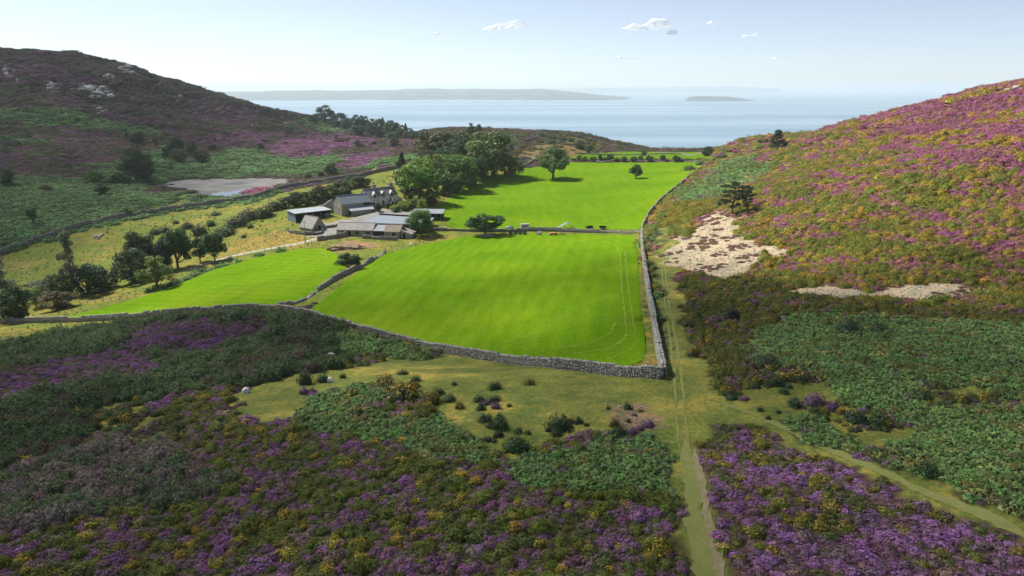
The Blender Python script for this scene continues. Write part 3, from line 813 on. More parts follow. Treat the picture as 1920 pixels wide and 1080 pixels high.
def mk_fern(seed, fr=11):
    r = np.random.default_rng(seed)
    Vs = []; Fs = []; rn = []; tp = []; base = 0
    for i in range(fr):
        a = i / fr * 6.283 + r.uniform(-.3, .3); L = r.uniform(.75, 1.2); lift = r.uniform(.55, 1.0); w = r.uniform(.17, .26)
        seg = 6; rr = r.random()
        for s_ in range(seg + 1):
            t = s_ / seg
            rad = L * (t ** 1.1); z = lift * math.sin(min(1, t * 1.25) * math.pi / 2) * .85 - .42 * max(0, t - .55) ** 1.3 * L * 1.6
            ww = w * (1 - t) ** .6 * (1.0 if s_ % 2 else .45) * (1 if t > .18 else .2)
            c = np.array([rad * math.cos(a), rad * math.sin(a), z]); side = np.array([-math.sin(a), math.cos(a), 0])
            dz = r.uniform(-.05, .05)
            Vs += [c + side * ww + (0, 0, -.04 + dz), c + (0, 0, .03), c - side * ww + (0, 0, -.04 - dz)]; rn += [rr] * 3; tp += [t] * 3
        for s_ in range(seg):
            q = base + s_ * 3
            for e in (0, 1): Fs += [(q + e, q + e + 3, q + e + 4), (q + e, q + e + 4, q + e + 1)]
        base += (seg + 1) * 3
    V0, F0 = dome(8, 3, .75, .45)
    V = np.vstack([np.array(Vs), V0]); F = np.vstack([np.array(Fs), F0 + base])
    return proto('bracken_fern', V, F, np.concatenate([rn, np.full(len(V0), .9)]), np.concatenate([tp, np.zeros(len(V0))]), m_growth)

def mk_grass(seed, n=46):
    r = np.random.default_rng(seed); Vs = []; Fs = []; rn = []
    for i in range(n):
        a = r.uniform(0, 6.283); q = r.uniform(0, .5) ; p = np.array([q * math.cos(a * 3.1), q * math.sin(a * 3.1), 0]); L = r.uniform(.6, 1.15); ln = r.uniform(.15, .75); w = .05
        s_ = np.array([-math.sin(a), math.cos(a), 0]) * w; d = np.array([math.cos(a), math.sin(a), 0])
        b = len(Vs)
        Vs += [p - s_, p + s_, p + d * ln * .4 + (0, 0, L * .6) + s_ * .7, p + d * ln * .4 + (0, 0, L * .6) - s_ * .7, p + d * ln + (0, 0, L)]
        Fs += [(b, b + 1, b + 2), (b, b + 2, b + 3), (b + 3, b + 2, b + 4)]; rn += [r.random()] * 5
    return proto('grass_tuft', np.array(Vs), np.array(Fs), np.array(rn), np.ones(len(Vs)), m_growth)

def stone_shape(r, sub=1, rough=.22):
    v, f = ico(sub)
    v = v * (1 + (r.random((len(v), 1)) - .5) * 2 * rough)
    for _ in range(4):
        n = r.normal(0, 1, 3); n /= np.linalg.norm(n); d = r.uniform(.6, .85)
        k_ = v @ n; v = v - np.outer(np.maximum(k_ - d, 0), n)
    return v, f
def stone_mat(name, inst=True):
    k = NT(name, .95, .2)
    p = k.objco()
    if inst: ti = k.attr('tint', 'INSTANCER').outputs['Color']
    else: ti = k.attr('k').outputs['Color']
    n1 = k.noise(k.pos(), 3.5, 4, .65); n2 = k.noise(k.pos(), 1.1, 3, .6)
    c = k.mix(k.rng(n1, .35, .7, 0, .8), k.mix(1, ti, (.72, .72, .74, 1), 'MULTIPLY'), k.mix(1, ti, (1.18, 1.15, 1.1, 1), 'MULTIPLY'))
    c = k.mix(k.rng(n2, .58, .7, 0, .45), c, (.22, .22, .16, 1))
    k.base(c); k.bump(n1, .05); return k.m
m_scree = stone_mat('loose stone')
def mk_stone(seed):
    r = np.random.default_rng(seed); v, f = stone_shape(r); v = v * np.array([1, .8, .6])
    return proto('loose_stone', v, f, r.random(len(v)), np.ones(len(v)), m_scree)

PROTO = {
 'mound': [mk_mound(100 + i) for i in range(6)],
 'gorse': [mk_mound(200 + i, 330, .85, .13, 2.1, .24, 4) for i in range(5)],
 'fern': [mk_fern(300 + i) for i in range(6)],
 'grass': [mk_grass(400 + i) for i in range(4)],
 'stone': [mk_stone(500 + i) for i in range(7)],
}
_pc = {}
for kind_, obs in PROTO.items():
    c_ = bpy.data.collections.new('growth ' + kind_)
    for ob in obs: c_.objects.link(ob)
    _pc[kind_] = c_

def scatter_tree(kind):
    ng = bpy.data.node_groups.new('scatter ' + kind, 'GeometryNodeTree')
    ng.interface.new_socket('Geometry', in_out='INPUT', socket_type='NodeSocketGeometry')
    ng.interface.new_socket('Geometry', in_out='OUTPUT', socket_type='NodeSocketGeometry')
    N = ng.nodes; gi = N.new('NodeGroupInput'); go = N.new('NodeGroupOutput')
    ip = N.new('GeometryNodeInstanceOnPoints'); ci = N.new('GeometryNodeCollectionInfo')
    ci.inputs['Collection'].default_value = _pc[kind]; ci.inputs['Separate Children'].default_value = True; ci.inputs['Reset Children'].default_value = True
    def na(nm, dt):
        a = N.new('GeometryNodeInputNamedAttribute'); a.data_type = dt; a.inputs['Name'].default_value = nm
        return a.outputs['Attribute']
    L = ng.links.new
    L(gi.outputs[0], ip.inputs['Points']); L(ci.outputs[0], ip.inputs['Instance']); ip.inputs['Pick Instance'].default_value = True
    L(na('pick', 'INT'), ip.inputs['Instance Index']); L(na('rot', 'FLOAT_VECTOR'), ip.inputs['Rotation']); L(na('scl', 'FLOAT_VECTOR'), ip.inputs['Scale'])
    L(ip.outputs[0], go.inputs[0])
    return ng
_sg = {k_: scatter_tree(k_) for k_ in PROTO}

def scatter(name, kind, P, rot, scl, tint, bcol, bloom, label, cat):
    n = len(P)
    if n == 0: return
    me = bpy.data.meshes.new(name); me.vertices.add(n); me.vertices.foreach_set('co', P.astype(np.float32).ravel())
    def at(nm, typ, val, key):
        a = me.attributes.new(nm, typ, 'POINT'); a.data.foreach_set(key, np.ascontiguousarray(val).ravel())
    at('pick', 'INT', RNG.integers(0, len(PROTO[kind]), n).astype(np.int32), 'value')
    at('rot', 'FLOAT_VECTOR', rot.astype(np.float32), 'vector'); at('scl', 'FLOAT_VECTOR', scl.astype(np.float32), 'vector')
    one = np.ones((n, 1), np.float32)
    at('tint', 'FLOAT_COLOR', np.hstack([tint, one]).astype(np.float32), 'color'); at('bcol', 'FLOAT_COLOR', np.hstack([bcol, one]).astype(np.float32), 'color')
    at('bloom', 'FLOAT', bloom.astype(np.float32), 'value')
    o = bpy.data.objects.new(name, me); COL.objects.link(o)
    md = o.modifiers.new('growth', 'NODES'); md.node_group = _sg[kind]
    tag(o, label, cat, kind='stuff')
    return o

# palettes: weight, kind of plant, leaf colour, flower colour, share of flowers
PAL = {
 'M ': [(.27, 'mound', (.088,.062,.052), (.20,.076,.20), .75), (.15, 'mound', (.115,.085,.07), (.17,.115,.13), .5), (.30, 'mound', (.062,.076,.024), (.10,.105,.03), .3), (.055, 'gorse', (.075,.085,.014), (.36,.235,.008), .6), (.225, 'gorse', (.068,.084,.018), (.13,.115,.014), .3)],
 'PH': [(.46, 'mound', (.09,.062,.058), (.27,.09,.285), .9), (.26, 'mound', (.115,.08,.07), (.19,.10,.155), .55), (.17, 'mound', (.07,.078,.026), (.11,.11,.03), .3), (.11, 'gorse', (.08,.085,.016), (.36,.23,.01), .4)],
 'PK': [(.6, 'mound', (.06,.05,.04), (.17,.058,.19), .62), (.4, 'mound', (.05,.056,.026), (.1,.07,.08), .3)],
 'K': [(.50, 'gorse', (.055,.082,.034), (.075,.10,.045), .3), (.24, 'mound', (.085,.07,.05), (.14,.075,.13), .5), (.26, 'mound', (.066,.08,.032), (.10,.10,.04), .3)],
 'D': [(.8, 'gorse', (.040,.064,.026), (.06,.08,.035), .3), (.2, 'gorse', (.06,.05,.035), (.09,.06,.06), .3)],
 'DG': [(.5, 'gorse', (.105,.088,.07), (.17,.13,.12), .5), (.36, 'gorse', (.062,.085,.04), (.08,.105,.05), .3), (.14, 'mound', (.08,.065,.05), (.16,.08,.15), .5)],
 'TH': [(.45, 'mound', (.055,.055,.026), (.13,.065,.11), .4), (.4, 'gorse', (.05,.065,.022), (.09,.09,.02), .25), (.15, 'gorse', (.06,.065,.016), (.4,.24,.01), .35)],
 'RM': [(.5, 'gorse', (.06,.072,.018), (.10,.095,.014), .35), (.14, 'gorse', (.07,.075,.014), (.30,.19,.008), .36), (.2, 'mound', (.075,.052,.042), (.22,.06,.19), .6), (.1, 'mound', (.10,.075,.05), (.14,.1,.08), .4)],
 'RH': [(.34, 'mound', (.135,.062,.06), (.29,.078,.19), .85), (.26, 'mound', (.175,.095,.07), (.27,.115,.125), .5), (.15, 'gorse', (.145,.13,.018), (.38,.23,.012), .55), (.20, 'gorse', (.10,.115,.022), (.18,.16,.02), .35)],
 'YH': [(.75, 'gorse', (.10,.105,.016), (.30,.20,.01), .42), (.25, 'gorse', (.075,.09,.018), (.2,.16,.02), .3)],
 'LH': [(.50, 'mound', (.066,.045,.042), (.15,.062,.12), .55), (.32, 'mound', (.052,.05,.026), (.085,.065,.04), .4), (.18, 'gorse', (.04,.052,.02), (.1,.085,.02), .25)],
 'LP': [(.75, 'mound', (.085,.05,.048), (.23,.068,.21), .68), (.25, 'mound', (.075,.05,.045), (.16,.07,.13), .5)],
 'PP': [(1, 'mound', (.12,.05,.05), (.36,.07,.2), .8)],
 'B': [(.78, 'fern', (.064,.112,.034), (.105,.15,.052), .4), (.07, 'gorse', (.055,.075,.025), (.18,.14,.02), .3), (.04, 'mound', (.08,.06,.055), (.15,.08,.14), .5), (.11, 'fern', (.105,.115,.035), (.15,.13,.045), .4)],
 'LB': [(.92, 'fern', (.052,.102,.032), (.08,.13,.045), .3), (.08, 'gorse', (.045,.07,.03), (.06,.08,.03), .2)],
 'S': [(1, 'stone', (.47,.415,.33), (.3,.3,.3), 0)],
 'BS': [(1, 'stone', (.36,.32,.27), (.3,.3,.3), 0)],
 'GD': [(1, 'grass', (.33,.265,.075), (.38,.31,.11), .4)],
 'GE': [(1, 'grass', (.34,.25,.065), (.42,.32,.12), .4)],
 'R': [(.55, 'grass', (.30,.24,.07), (.36,.29,.1), .3), (.45, 'grass', (.15,.2,.035), (.2,.22,.04), .3)],
 'DS': [(.6, 'grass', (.27,.2,.085), (.33,.26,.12), .4), (.4, 'gorse', (.06,.06,.026), (.1,.085,.03), .3)],
 'T': [(1, 'grass', (.17,.2,.05), (.23,.22,.075), .4)],
}
DENS = {'TH': .22, 'R': .22, 'DS': .55, 'T': .85, 'BS': .35, 'GD': .6, 'S': 1.0, 'GE': .7}
SIZE = {'gorse': 1.0, 'mound': 1.0, 'fern': 1.25, 'grass': .38, 'stone': .42}
BANDS = [(24, 62, .60), (62, 100, .74), (100, 160, 1.0), (160, 260, 1.5), (260, 430, 2.3), (430, 900, 3.7)]
REGION_LABEL = {}
acc = {}
for b0, b1, sp in BANDS:
    hw = .80 * b1 + 22
    xs_ = np.arange(-hw, hw, sp); ys_ = np.arange(b0, b1, sp)
    X, Y = np.meshgrid(xs_, ys_); X = X.ravel(); Y = Y.ravel()
    X = X + RNG.uniform(-.5, .5, X.shape) * sp * 1.1; Y = Y + RNG.uniform(-.5, .5, Y.shape) * sp * 1.1
    m = np.abs(X) < .80 * Y + 14
    X, Y = X[m], Y[m]
    zc = zone(X, Y)
    for code, pal in PAL.items():
        if code == 'BS' and b0 > 100: continue
        s_ = zc == code
        if not s_.any(): continue
        x = X[s_]; y = Y[s_]; n = len(x)
        d = DENS.get(code, 1.0)
        if code in ('TH', 'R', 'DS'):   # in drifts
            keep = RNG.random(n) < d * 2.2 * smooth(.42, .62, fbm(x / 6, y / 6, 71, 3))
        else: keep = RNG.random(n) < d
        x = x[keep]; y = y[keep]; n = len(x)
        if n == 0: continue
        if b1 <= 260 and code not in ('T', 'TH', 'R', 'GD', 'GE', 'BS'):
            e_ = sp * .75; ok = np.ones(n, bool)
            for ox, oy in ((e_, 0), (-e_, 0), (0, e_), (0, -e_)):
                zz_ = zone(x + ox, y + oy); ok &= ~np.isin(zz_, ['T', 'P', 'GE', 'BS'])
            x = x[ok]; y = y[ok]; n = len(x)
            if n == 0: continue
        # which plant: patches, with strays
        el = (1.9 if y.mean() < 100 else 3.6) if code not in ('RH', 'LH') else 9.0
        if code in ('RH',):
            f = fbm((x * .9 + y * .45) / 3.8, (y * .9 - x * .45) / 10.0, 81, 4)
        else:
            f = fbm(x / el, y / el, 81 + len(code), 3)
        g_ = fbm(x / el * 1.3 + 50, y / el * 1.3, 91, 3)
        f = .5 + (f - .5) * 1.5 + RNG.normal(0, .33 if code in ('M ', 'PH', 'RM', 'K', 'DG') else .22, n)
        rk = (f.argsort().argsort() + .5) / n          # even shares, clustered in space
        if code == 'RH':
            up = smooth(-30, -8, gz(x, y)); rk = np.clip(rk - (up - .42) * .5, 0, .999)
        cum = np.cumsum([float(p_[0]) for p_ in pal]); cum /= cum[-1]
        idx = np.searchsorted(cum, rk)
        for i_, (w_, kind, tint, bcol, bloom) in enumerate(pal):
            q = idx == i_
            if not q.any(): continue
            xx, yy, nn = x[q], y[q], int(q.sum())
            side = 'right' if code in ('BS', 'RH', 'RM', 'YH', 'S') or (xx.mean() > 20 and b1 <= 430 and code in ('B', 'TH')) else ('left' if b0 >= 160 else 'near')
            if kind == 'grass': side = 'all'
            kk = {'mound': 'heather', 'gorse': 'gorse_cover', 'fern': 'bracken', 'grass': 'rough_grass', 'stone': 'scree'}[kind]
            r = sp * SIZE[kind] * RNG.uniform(.52, 1.0, nn) * (1.15 if b1 > 160 else 1.0)
            big = RNG.random(nn) < .12; r = np.where(big & (kind in ('mound', 'gorse')), r * 1.35, r)
            hz_ = RNG.uniform(.75, 1.25, nn)
            if kind in ('mound', 'gorse', 'fern') and b0 >= 100: hz_ = hz_ * np.clip(1.15 / sp, .45, 1)
            if kind == 'gorse' and code in ('D', 'DG', 'K'): r = r * 1.3; hz_ = hz_ * 1.15
            if kind == 'grass': hz_ = hz_ * (1.3 if code in ('GD', 'GE') else .7) ; r = np.maximum(r, .2)
            if code == 'GD': r = r * .7
            if code == 'T': hz_ = hz_ * .4; r = r * RNG.uniform(.5, 1.3, nn)
            if kind == 'stone': r = np.clip(r * RNG.uniform(.3, 1.0, nn) ** 1.5, .06, .3)
            z = gz(xx, yy) + np.where(np.array(kind == 'stone'), .02, -.06)
            # lean with the slope
            e = .6; sx = (gz(xx + e, yy) - gz(xx - e, yy)) / (2 * e); sy = (gz(xx, yy + e) - gz(xx, yy - e)) / (2 * e)
            rot = np.stack([np.arctan(sy) * .7, -np.arctan(sx) * .7, np.zeros(nn)], 1)
            if kind == 'stone': rot = RNG.uniform(-.6, .6, (nn, 3)); 
            rot[:, 2] = RNG.uniform(0, 6.283, nn)
            jt = RNG.uniform(.78, 1.25, (nn, 1)) * (1 + RNG.normal(0, .07, (nn, 3)))
            drift = .82 + .4 * fbm(xx / 13, yy / 13, 95, 3)[:, None]
            T = np.array(tint)[None] * jt * drift
            Bc = np.array(bcol)[None] * RNG.uniform(.75, 1.2, (nn, 1)) * (1 + RNG.normal(0, .06, (nn, 3)))
            bl = bloom * np.clip(RNG.normal(1, .5, nn), .1, 1.8)
            T = T * (1.0 if kind == 'stone' else 1.25 if kind == 'grass' else 2.0); ds_ = .28 if code == 'PH' else .18; Bc = (Bc * (1 - ds_) + Bc.mean(1, keepdims=True) * ds_) * (1.0 if kind == 'grass' else 1.5)
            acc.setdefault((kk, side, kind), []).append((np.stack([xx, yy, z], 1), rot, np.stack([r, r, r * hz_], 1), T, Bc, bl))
        if code == 'S':      # a little heather among the stones
            q = RNG.random(n) < .05
            if q.any():
                f = fbm(x / 5, y / 2.6, 77, 3); q = (f > .58) & (RNG.random(n) < .7)
                xx, yy, nn = x[q], y[q], int(q.sum()); r = sp * RNG.uniform(.4, .8, nn)
                rot = np.zeros((nn, 3)); rot[:, 2] = RNG.uniform(0, 6.28, nn)
                acc.setdefault(('heather', 'right', 'mound'), []).append((np.stack([xx, yy, gz(xx, yy)], 1), rot, np.stack([r, r, r * .6], 1), np.array([[.22,.15,.09]]) * RNG.uniform(.7,1.3,(nn,1)), np.array([[.26,.13,.14]]) * RNG.uniform(.7,1.3,(nn,1)), RNG.uniform(.2,.7,nn)))
LBL = {
 ('heather', 'near'): 'purple flowering heather in low mounds on the near heath', ('heather', 'left'): 'dark purple heather covering the far left hill and headland', ('heather', 'right'): 'pink and purple heather drifts on the sunlit right hillside',
 ('gorse_cover', 'near'): 'low dark green gorse with yellow flowers on the near heath', ('gorse_cover', 'left'): 'dull green gorse among heather on the left hill', ('gorse_cover', 'right'): 'yellow flowering gorse cover on the right hillside',
 ('bracken', 'near'): 'dark green bracken beds beside the turf in front of the wall corner', ('bracken', 'left'): 'green bracken filling the hollow round the pond and left slopes', ('bracken', 'right'): 'wide bed of green bracken right of the straight path',
 ('rough_grass', 'all'): 'tufts of dry golden and green rough grass', ('scree', 'right'): 'pale loose stones of the scree at the foot of the right hill',
}
_nst = 0
for (kk, side, kind), parts in acc.items():
    A = [np.concatenate([p_[i] for p_ in parts]) for i in range(6)]
    _nst += len(A[0])
    scatter(kk, kind, *A, LBL[(kk, side)], kk.replace('_', ' '))
print('growth instances', _nst)

# ------------------------------------------------------------------ trees and single bushes
def leaf_mat(name, flower=None, share=0.0, trans=.33, rough=.6):
    k = NT(name, rough, .25)
    oc = k.n('ObjectInfo').outputs['Color']
    kk = k.attr('k').outputs['Color']; sp_ = k.n('SeparateColor'); k.put(sp_.inputs[0], kk)
    v = k.rng(k.math('FRACT', k.math('MULTIPLY', sp_.outputs[0], 37.7)), 0, 1, .62, 1.42)
    vv = k.n('CombineColor'); k.put(vv.inputs[0], k.math('MULTIPLY', v, k.rng(sp_.outputs[2], 0, 1, .8, 1.25))); k.put(vv.inputs[1], v); k.put(vv.inputs[2], k.math('MULTIPLY', v, k.rng(sp_.outputs[2], 0, 1, 1.15, .8)))
    c = k.mix(1, oc, vv.outputs[0], 'MULTIPLY')
    if flower:
        fl = k.math('LESS_THAN', sp_.outputs[0], k.math('MULTIPLY', share, k.math('ADD', .2, k.math('MULTIPLY', sp_.outputs[1], .9))))
        c = k.mix(fl, c, flower)
    k.base(c)
    tl = k.n('BsdfTranslucent'); k.put(tl.inputs[0], c); ms = k.n('MixShader'); ms.inputs[0].default_value = trans
    k.t.links.new(k.b.outputs[0], ms.inputs[1]); k.t.links.new(tl.outputs[0], ms.inputs[2]); k.t.links.new(ms.outputs[0], k.t.nodes['Material Output'].inputs[0])
    return k.m
m_leaf = leaf_mat('tree leaves'); m_gorse = leaf_mat('gorse leaves', (.07, .09, .03, 1), .2); m_ygorse = leaf_mat('gorse in flower', (.48, .26, .01, 1), .42); m_heath = leaf_mat('heather in flower', (.22, .065, .24, 1), .7)
m_bark = varied('bark', (.10, .085, .065, 1), (.17, .145, .115, 1), 2.0, .9, .03, 14)
m_palebark = varied('pale bark', (.25, .235, .20, 1), (.36, .34, .30, 1), 2.0, .9, .02, 14)

def tube(pts, rad, seg=7):
    pts = np.array(pts, float); n = len(pts); V = []; F = []
    tg = np.gradient(pts, axis=0); tg /= np.linalg.norm(tg, axis=1, keepdims=True)
    ref = np.array([1., 0, 0]) if abs(tg[0][0]) < .8 else np.array([0, 1., 0])
    for i in range(n):
        a = np.cross(tg[i], ref); a /= np.linalg.norm(a); b = np.cross(tg[i], a)
        for j in range(seg):
            t = 2 * math.pi * j / seg; V.append(pts[i] + (a * math.cos(t) + b * math.sin(t)) * rad[i])
    for i in range(n - 1):
        for j in range(seg):
            p = i * seg + j; q = i * seg + (j + 1) % seg; F.append((p, q, q + seg)); F.append((p, q + seg, p + seg))
    for j in range(1, seg - 1): F.append(((n - 1) * seg, (n - 1) * seg + j, (n - 1) * seg + j + 1))
    return np.array(V), np.array(F)

def join(parts):
    Vs, Fs, b = [], [], 0
    for v, f in parts:
        Vs.append(v); Fs.append(np.asarray(f) + b); b += len(v)
    return np.vstack(Vs), np.vstack(Fs)

TREE = {}
def mk_tree(kind, seed):
    r = np.random.default_rng(seed)
    limbs = []; B = []      # blobs: x, y, z, rx, rz
    lean = np.array([0., 0.])
    if kind in ('round', 'oak', 'thorn', 'bushy', 'broken'):
        cz, rx, rz, nb, br, th = {'round': (.53, .38, .42, 56, .15, .15), 'oak': (.555, .40, .39, 46, .13, .19), 'thorn': (.51, .39, .39, 48, .14, .15), 'bushy': (.46, .39, .42, 44, .15, .12), 'broken': (.56, .38, .36, 26, .135, .2)}[kind]
        for i in range(nb):
            d = r.normal(0, 1, 3); d /= np.linalg.norm(d); q = r.uniform(.35, 1) ** .5
            if kind in ('round', 'oak', 'thorn') and d[2] < -.55: d[2] *= .4
            w = 1 + .22 * math.sin(2 * math.atan2(d[1], d[0]) + seed) + r.uniform(-.12, .12)
            B.append((d[0] * rx * q * w, d[1] * rx * q * w, cz + d[2] * rz * q * (1 + r.uniform(-.1, .14)), br * r.uniform(.65, 1.2), br * r.uniform(.5, .85)))
        limbs.append((np.array([(0, 0, -.04), (.005, .0, th * .5), (.01, .01, th), (.0, .01, cz)]), [.045, .032, .027, .012]))
        for i in range(7):
            b = B[r.integers(len(B))]; s_ = np.array([.006, .005, th * r.uniform(.75, 1.2)])
            e = np.array(b[:3]); mid = (s_ + e) / 2 + (0, 0, -.03); limbs.append((np.array([s_, mid, e]), [.02, .013, .006]))
    elif kind == 'tall':
        for i in range(30):
            t = r.uniform(.30, 1.0); R_ = .34 * math.sin(min(1, (1.04 - t) * 1.55) * 1.5) * (1.25 if .32 < t < .62 else .9); a = r.uniform(0, 6.283); q = r.uniform(.2, 1)
            B.append((math.cos(a) * R_ * q, math.sin(a) * R_ * q, t - .03, .10 * r.uniform(.7, 1.2), .055 * r.uniform(.8, 1.3)))
        limbs.append((np.array([(0, 0, -.03), (.01, 0, .3), (-.01, 0, .65), (0, 0, .95)]), [.022, .017, .011, .004]))
        for b in B[::2]:
            e = np.array(b[:3]); s_ = np.array([0, 0, e[2] - .14]); limbs.append((np.array([s_, (s_ + e) / 2 + (0, 0, -.01), e]), [.008, .005, .003]))
    elif kind == 'pine':
        for i in range(58):
            t = r.uniform(.16, 1.0); R_ = .40 * (1 - ((t - .16) / .88) ** 2.4) + .05; a = r.uniform(0, 6.283); q = r.uniform(.25, 1) ** .6
            B.append((math.cos(a) * R_ * q, math.sin(a) * R_ * q, t - .04, .14 * r.uniform(.7, 1.2), .08 * r.uniform(.8, 1.25)))
        limbs.append((np.array([(0, 0, -.04), (.01, 0, .3), (0, .01, .6), (0, 0, .95)]), [.035, .028, .018, .006]))
        for b in B[::3]:
            e = np.array(b[:3]); s_ = np.array([0, 0, e[2] - .07]); limbs.append((np.array([s_, (s_ + e) / 2, e]), [.011, .008, .004]))
    elif kind == 'conifer':
        for i in range(48):
            t = r.uniform(.06, 1.0); R_ = .40 * (1.02 - t) ** .75; a = r.uniform(0, 6.283); q = r.uniform(.45, 1)
            B.append((math.cos(a) * R_ * q, math.sin(a) * R_ * q, t - .03, .12 * r.uniform(.7, 1.15) * (1.15 - .6 * t), .075 * r.uniform(.8, 1.25)))
        limbs.append((np.array([(0, 0, -.04), (0, 0, .5), (0, 0, .96)]), [.035, .022, .005]))
    elif kind == 'wind':
        lean = np.array([.10, .0])
        for t, n_ in ((.34, 5), (.47, 6), (.60, 7), (.74, 6), (.88, 5), (.97, 3)):
            for i in range(n_):
                a = r.uniform(0, 6.283); q = r.uniform(.35, 1); R_ = (.50 - .32 * abs(t - .55)) * (1 if t < .9 else .5)
                B.append((math.cos(a) * R_ * q + lean[0] * t, math.sin(a) * R_ * q, t + r.uniform(-.035, .03) + .04 * q, .115 * r.uniform(.7, 1.2), .04 * r.uniform(.8, 1.3)))
        limbs.append((np.array([(0, 0, -.04), (.02, 0, .25), (.05, 0, .55), (.1, 0, .92)]), [.038, .03, .02, .007]))
        for b in B:
            e = np.array(b[:3]); s_ = np.array([lean[0] * e[2] * .9, 0, e[2] - .07]); limbs.append((np.array([s_, (s_ + e) / 2 + (0, 0, .01), e]), [.011, .008, .004]))
    nl = {'wind': 75, 'tall': 75, 'pine': 75, 'conifer': 75}.get(kind, 95)
    P = []; N = []; hue = []; sizes = []
    for (x, y, z, br, bz) in B:
        d = r.normal(0, 1, (nl, 3)); d /= np.linalg.norm(d, axis=1, keepdims=True); q = r.uniform(.45, 1.05, (nl, 1)) ** .6
        P.append(np.array([x, y, z]) + d * q * np.array([br, br, bz])); N.append(d * np.array([1, 1, 1.2]) + r.normal(0, .5, (nl, 3)) + (0, 0, .25)); hue += [r.random()] * nl
    P = np.vstack(P); N = np.vstack(N); n = len(P); P[:, 2] = np.maximum(P[:, 2], .02)
    sz = (.030 if kind in ('pine', 'wind', 'conifer', 'tall') else .036) * r.uniform(.6, 1.35, n)
    V, F = leaves(P, N, sz, 1.9 if kind in ('pine', 'wind', 'conifer') else 1.5, .3, r)
    cr = mesh_obj('crown', V, F, m_leaf, link=False).data
    ca = cr.color_attributes.new('k', 'FLOAT_COLOR', 'POINT'); c = np.ones((len(V), 4), np.float32)
    c[:, 0] = np.repeat(r.random(n), 4); c[:, 1] = np.repeat(np.clip(P[:, 2], 0, 1), 4); c[:, 2] = np.repeat(np.array(hue), 4); ca.data.foreach_set('color', c.ravel())
    tv, tf = join([tube(p, rr, 7) for p, rr in limbs])
    tr = mesh_obj('trunk', tv, tf, m_palebark if kind == 'tall' else m_bark, link=False, smooth_=True).data
    return cr, tr
for i_, kd_ in enumerate(('round', 'oak', 'thorn', 'bushy', 'broken', 'tall', 'pine', 'conifer', 'wind')):
    TREE[kd_] = [mk_tree(kd_, 1000 + i_ * 10 + j) for j in range(1 if kd_ == 'wind' else 3)]

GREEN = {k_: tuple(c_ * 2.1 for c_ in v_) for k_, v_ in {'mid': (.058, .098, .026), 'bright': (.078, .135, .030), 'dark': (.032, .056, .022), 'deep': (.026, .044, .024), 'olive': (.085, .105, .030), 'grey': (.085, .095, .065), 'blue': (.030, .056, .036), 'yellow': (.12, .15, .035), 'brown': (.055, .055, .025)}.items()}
PLACED = []
def tree(name, kind, u, vb, vt, w, tone, label, cat='tree', group=None, sink=.15, rz=None, asp=1.0):
    p = g1(u, vb); d = p.y * math.cos(PITCH) - p.z * math.sin(PITCH)
    h = (vb - vt) * d / FPX / math.cos(PITCH) * 1.04; ww = w * d / FPX * 1.08
    p.z = float(gz(p.x, p.y)) - sink
    t = empty(name, p, RNG.uniform(0, 6.28) if rz is None else rz, label, cat, group)
    cr, tr = TREE[kind][RNG.integers(len(TREE[kind]))]
    col = [c * RNG.uniform(.9, 1.12) for c in GREEN[tone]] + [1]
    for nm, me in (('trunk', tr), ('crown', cr)):
        o = bpy.data.objects.new(nm, me); COL.objects.link(o); o.parent = t; o.scale = (ww, ww, h); o.color = col
    PLACED.append((p.x, p.y, ww * .5))
    return t

ORD = ['first', 'second', 'third', 'fourth', 'fifth', 'sixth', 'seventh', 'eighth', 'ninth', 'tenth', 'eleventh', 'twelfth', 'thirteenth', 'fourteenth', 'fifteenth', 'sixteenth', 'seventeenth', 'eighteenth', 'nineteenth', 'twentieth',
       'twenty first', 'twenty second', 'twenty third', 'twenty fourth', 'twenty fifth', 'twenty sixth', 'twenty seventh', 'twenty eighth', 'twenty ninth', 'thirtieth', 'thirty first', 'thirty second', 'thirty third', 'thirty fourth', 'thirty fifth', 'thirty sixth', 'thirty seventh', 'thirty eighth', 'thirty ninth', 'fortieth',
       'forty first', 'forty second', 'forty third', 'forty fourth', 'forty fifth', 'forty sixth', 'forty seventh', 'forty eighth', 'forty ninth', 'fiftieth']

# lone and named trees
T_ = tree
T_('field_tree', 'oak', 1037, 335, 282, 68, 'mid', 'lone spreading tree with a visible trunk in the upper field')
T_('field_tree', 'thorn', 1192, 335, 308, 31, 'dark', 'small round dark tree standing alone in the upper field')
T_('hawthorn_tree', 'thorn', 910, 441, 398, 66, 'dark', 'wide dark hawthorn growing out of the middle field wall')
T_('hawthorn_tree', 'thorn', 653, 505, 472, 45, 'dark', 'small dark thorn tree beside the tumbled dividing wall')
T_('yard_tree', 'round', 789, 442, 393, 52, 'mid', 'green tree in front of the grey yard roof by the farm')
T_('sycamore_tree', 'round', 925, 332, 252, 122, 'mid', 'largest round leafy tree at the edge of the upper field')
T_('broadleaf_tree', 'round', 786, 377, 298, 94, 'bright', 'big light green tree right behind the white farmhouse')
T_('conifer_tree', 'conifer', 755, 347, 291, 44, 'deep', 'dark narrow conifer just left of the big light green tree')
T_('broadleaf_tree', 'bushy', 832, 366, 316, 54, 'dark', 'dark tree between the light green tree and the field edge')
T_('broadleaf_tree', 'round', 862, 355, 292, 76, 'mid', 'mid green tree in front of the dark wood by the upper field')
T_('broadleaf_tree', 'round', 892, 345, 296, 54, 'dark', 'dark tree pressed against the left of the largest round tree')
T_('broadleaf_tree', 'bushy', 818, 342, 290, 66, 'olive', 'yellowish olive tree behind the light green farmhouse tree')
T_('broadleaf_tree', 'round', 820, 308, 247, 84, 'brown', 'brownish dark tree at the top left of the farm wood')
T_('broadleaf_tree', 'round', 872, 312, 252, 76, 'dark', 'dark rounded tree behind and left of the largest tree')
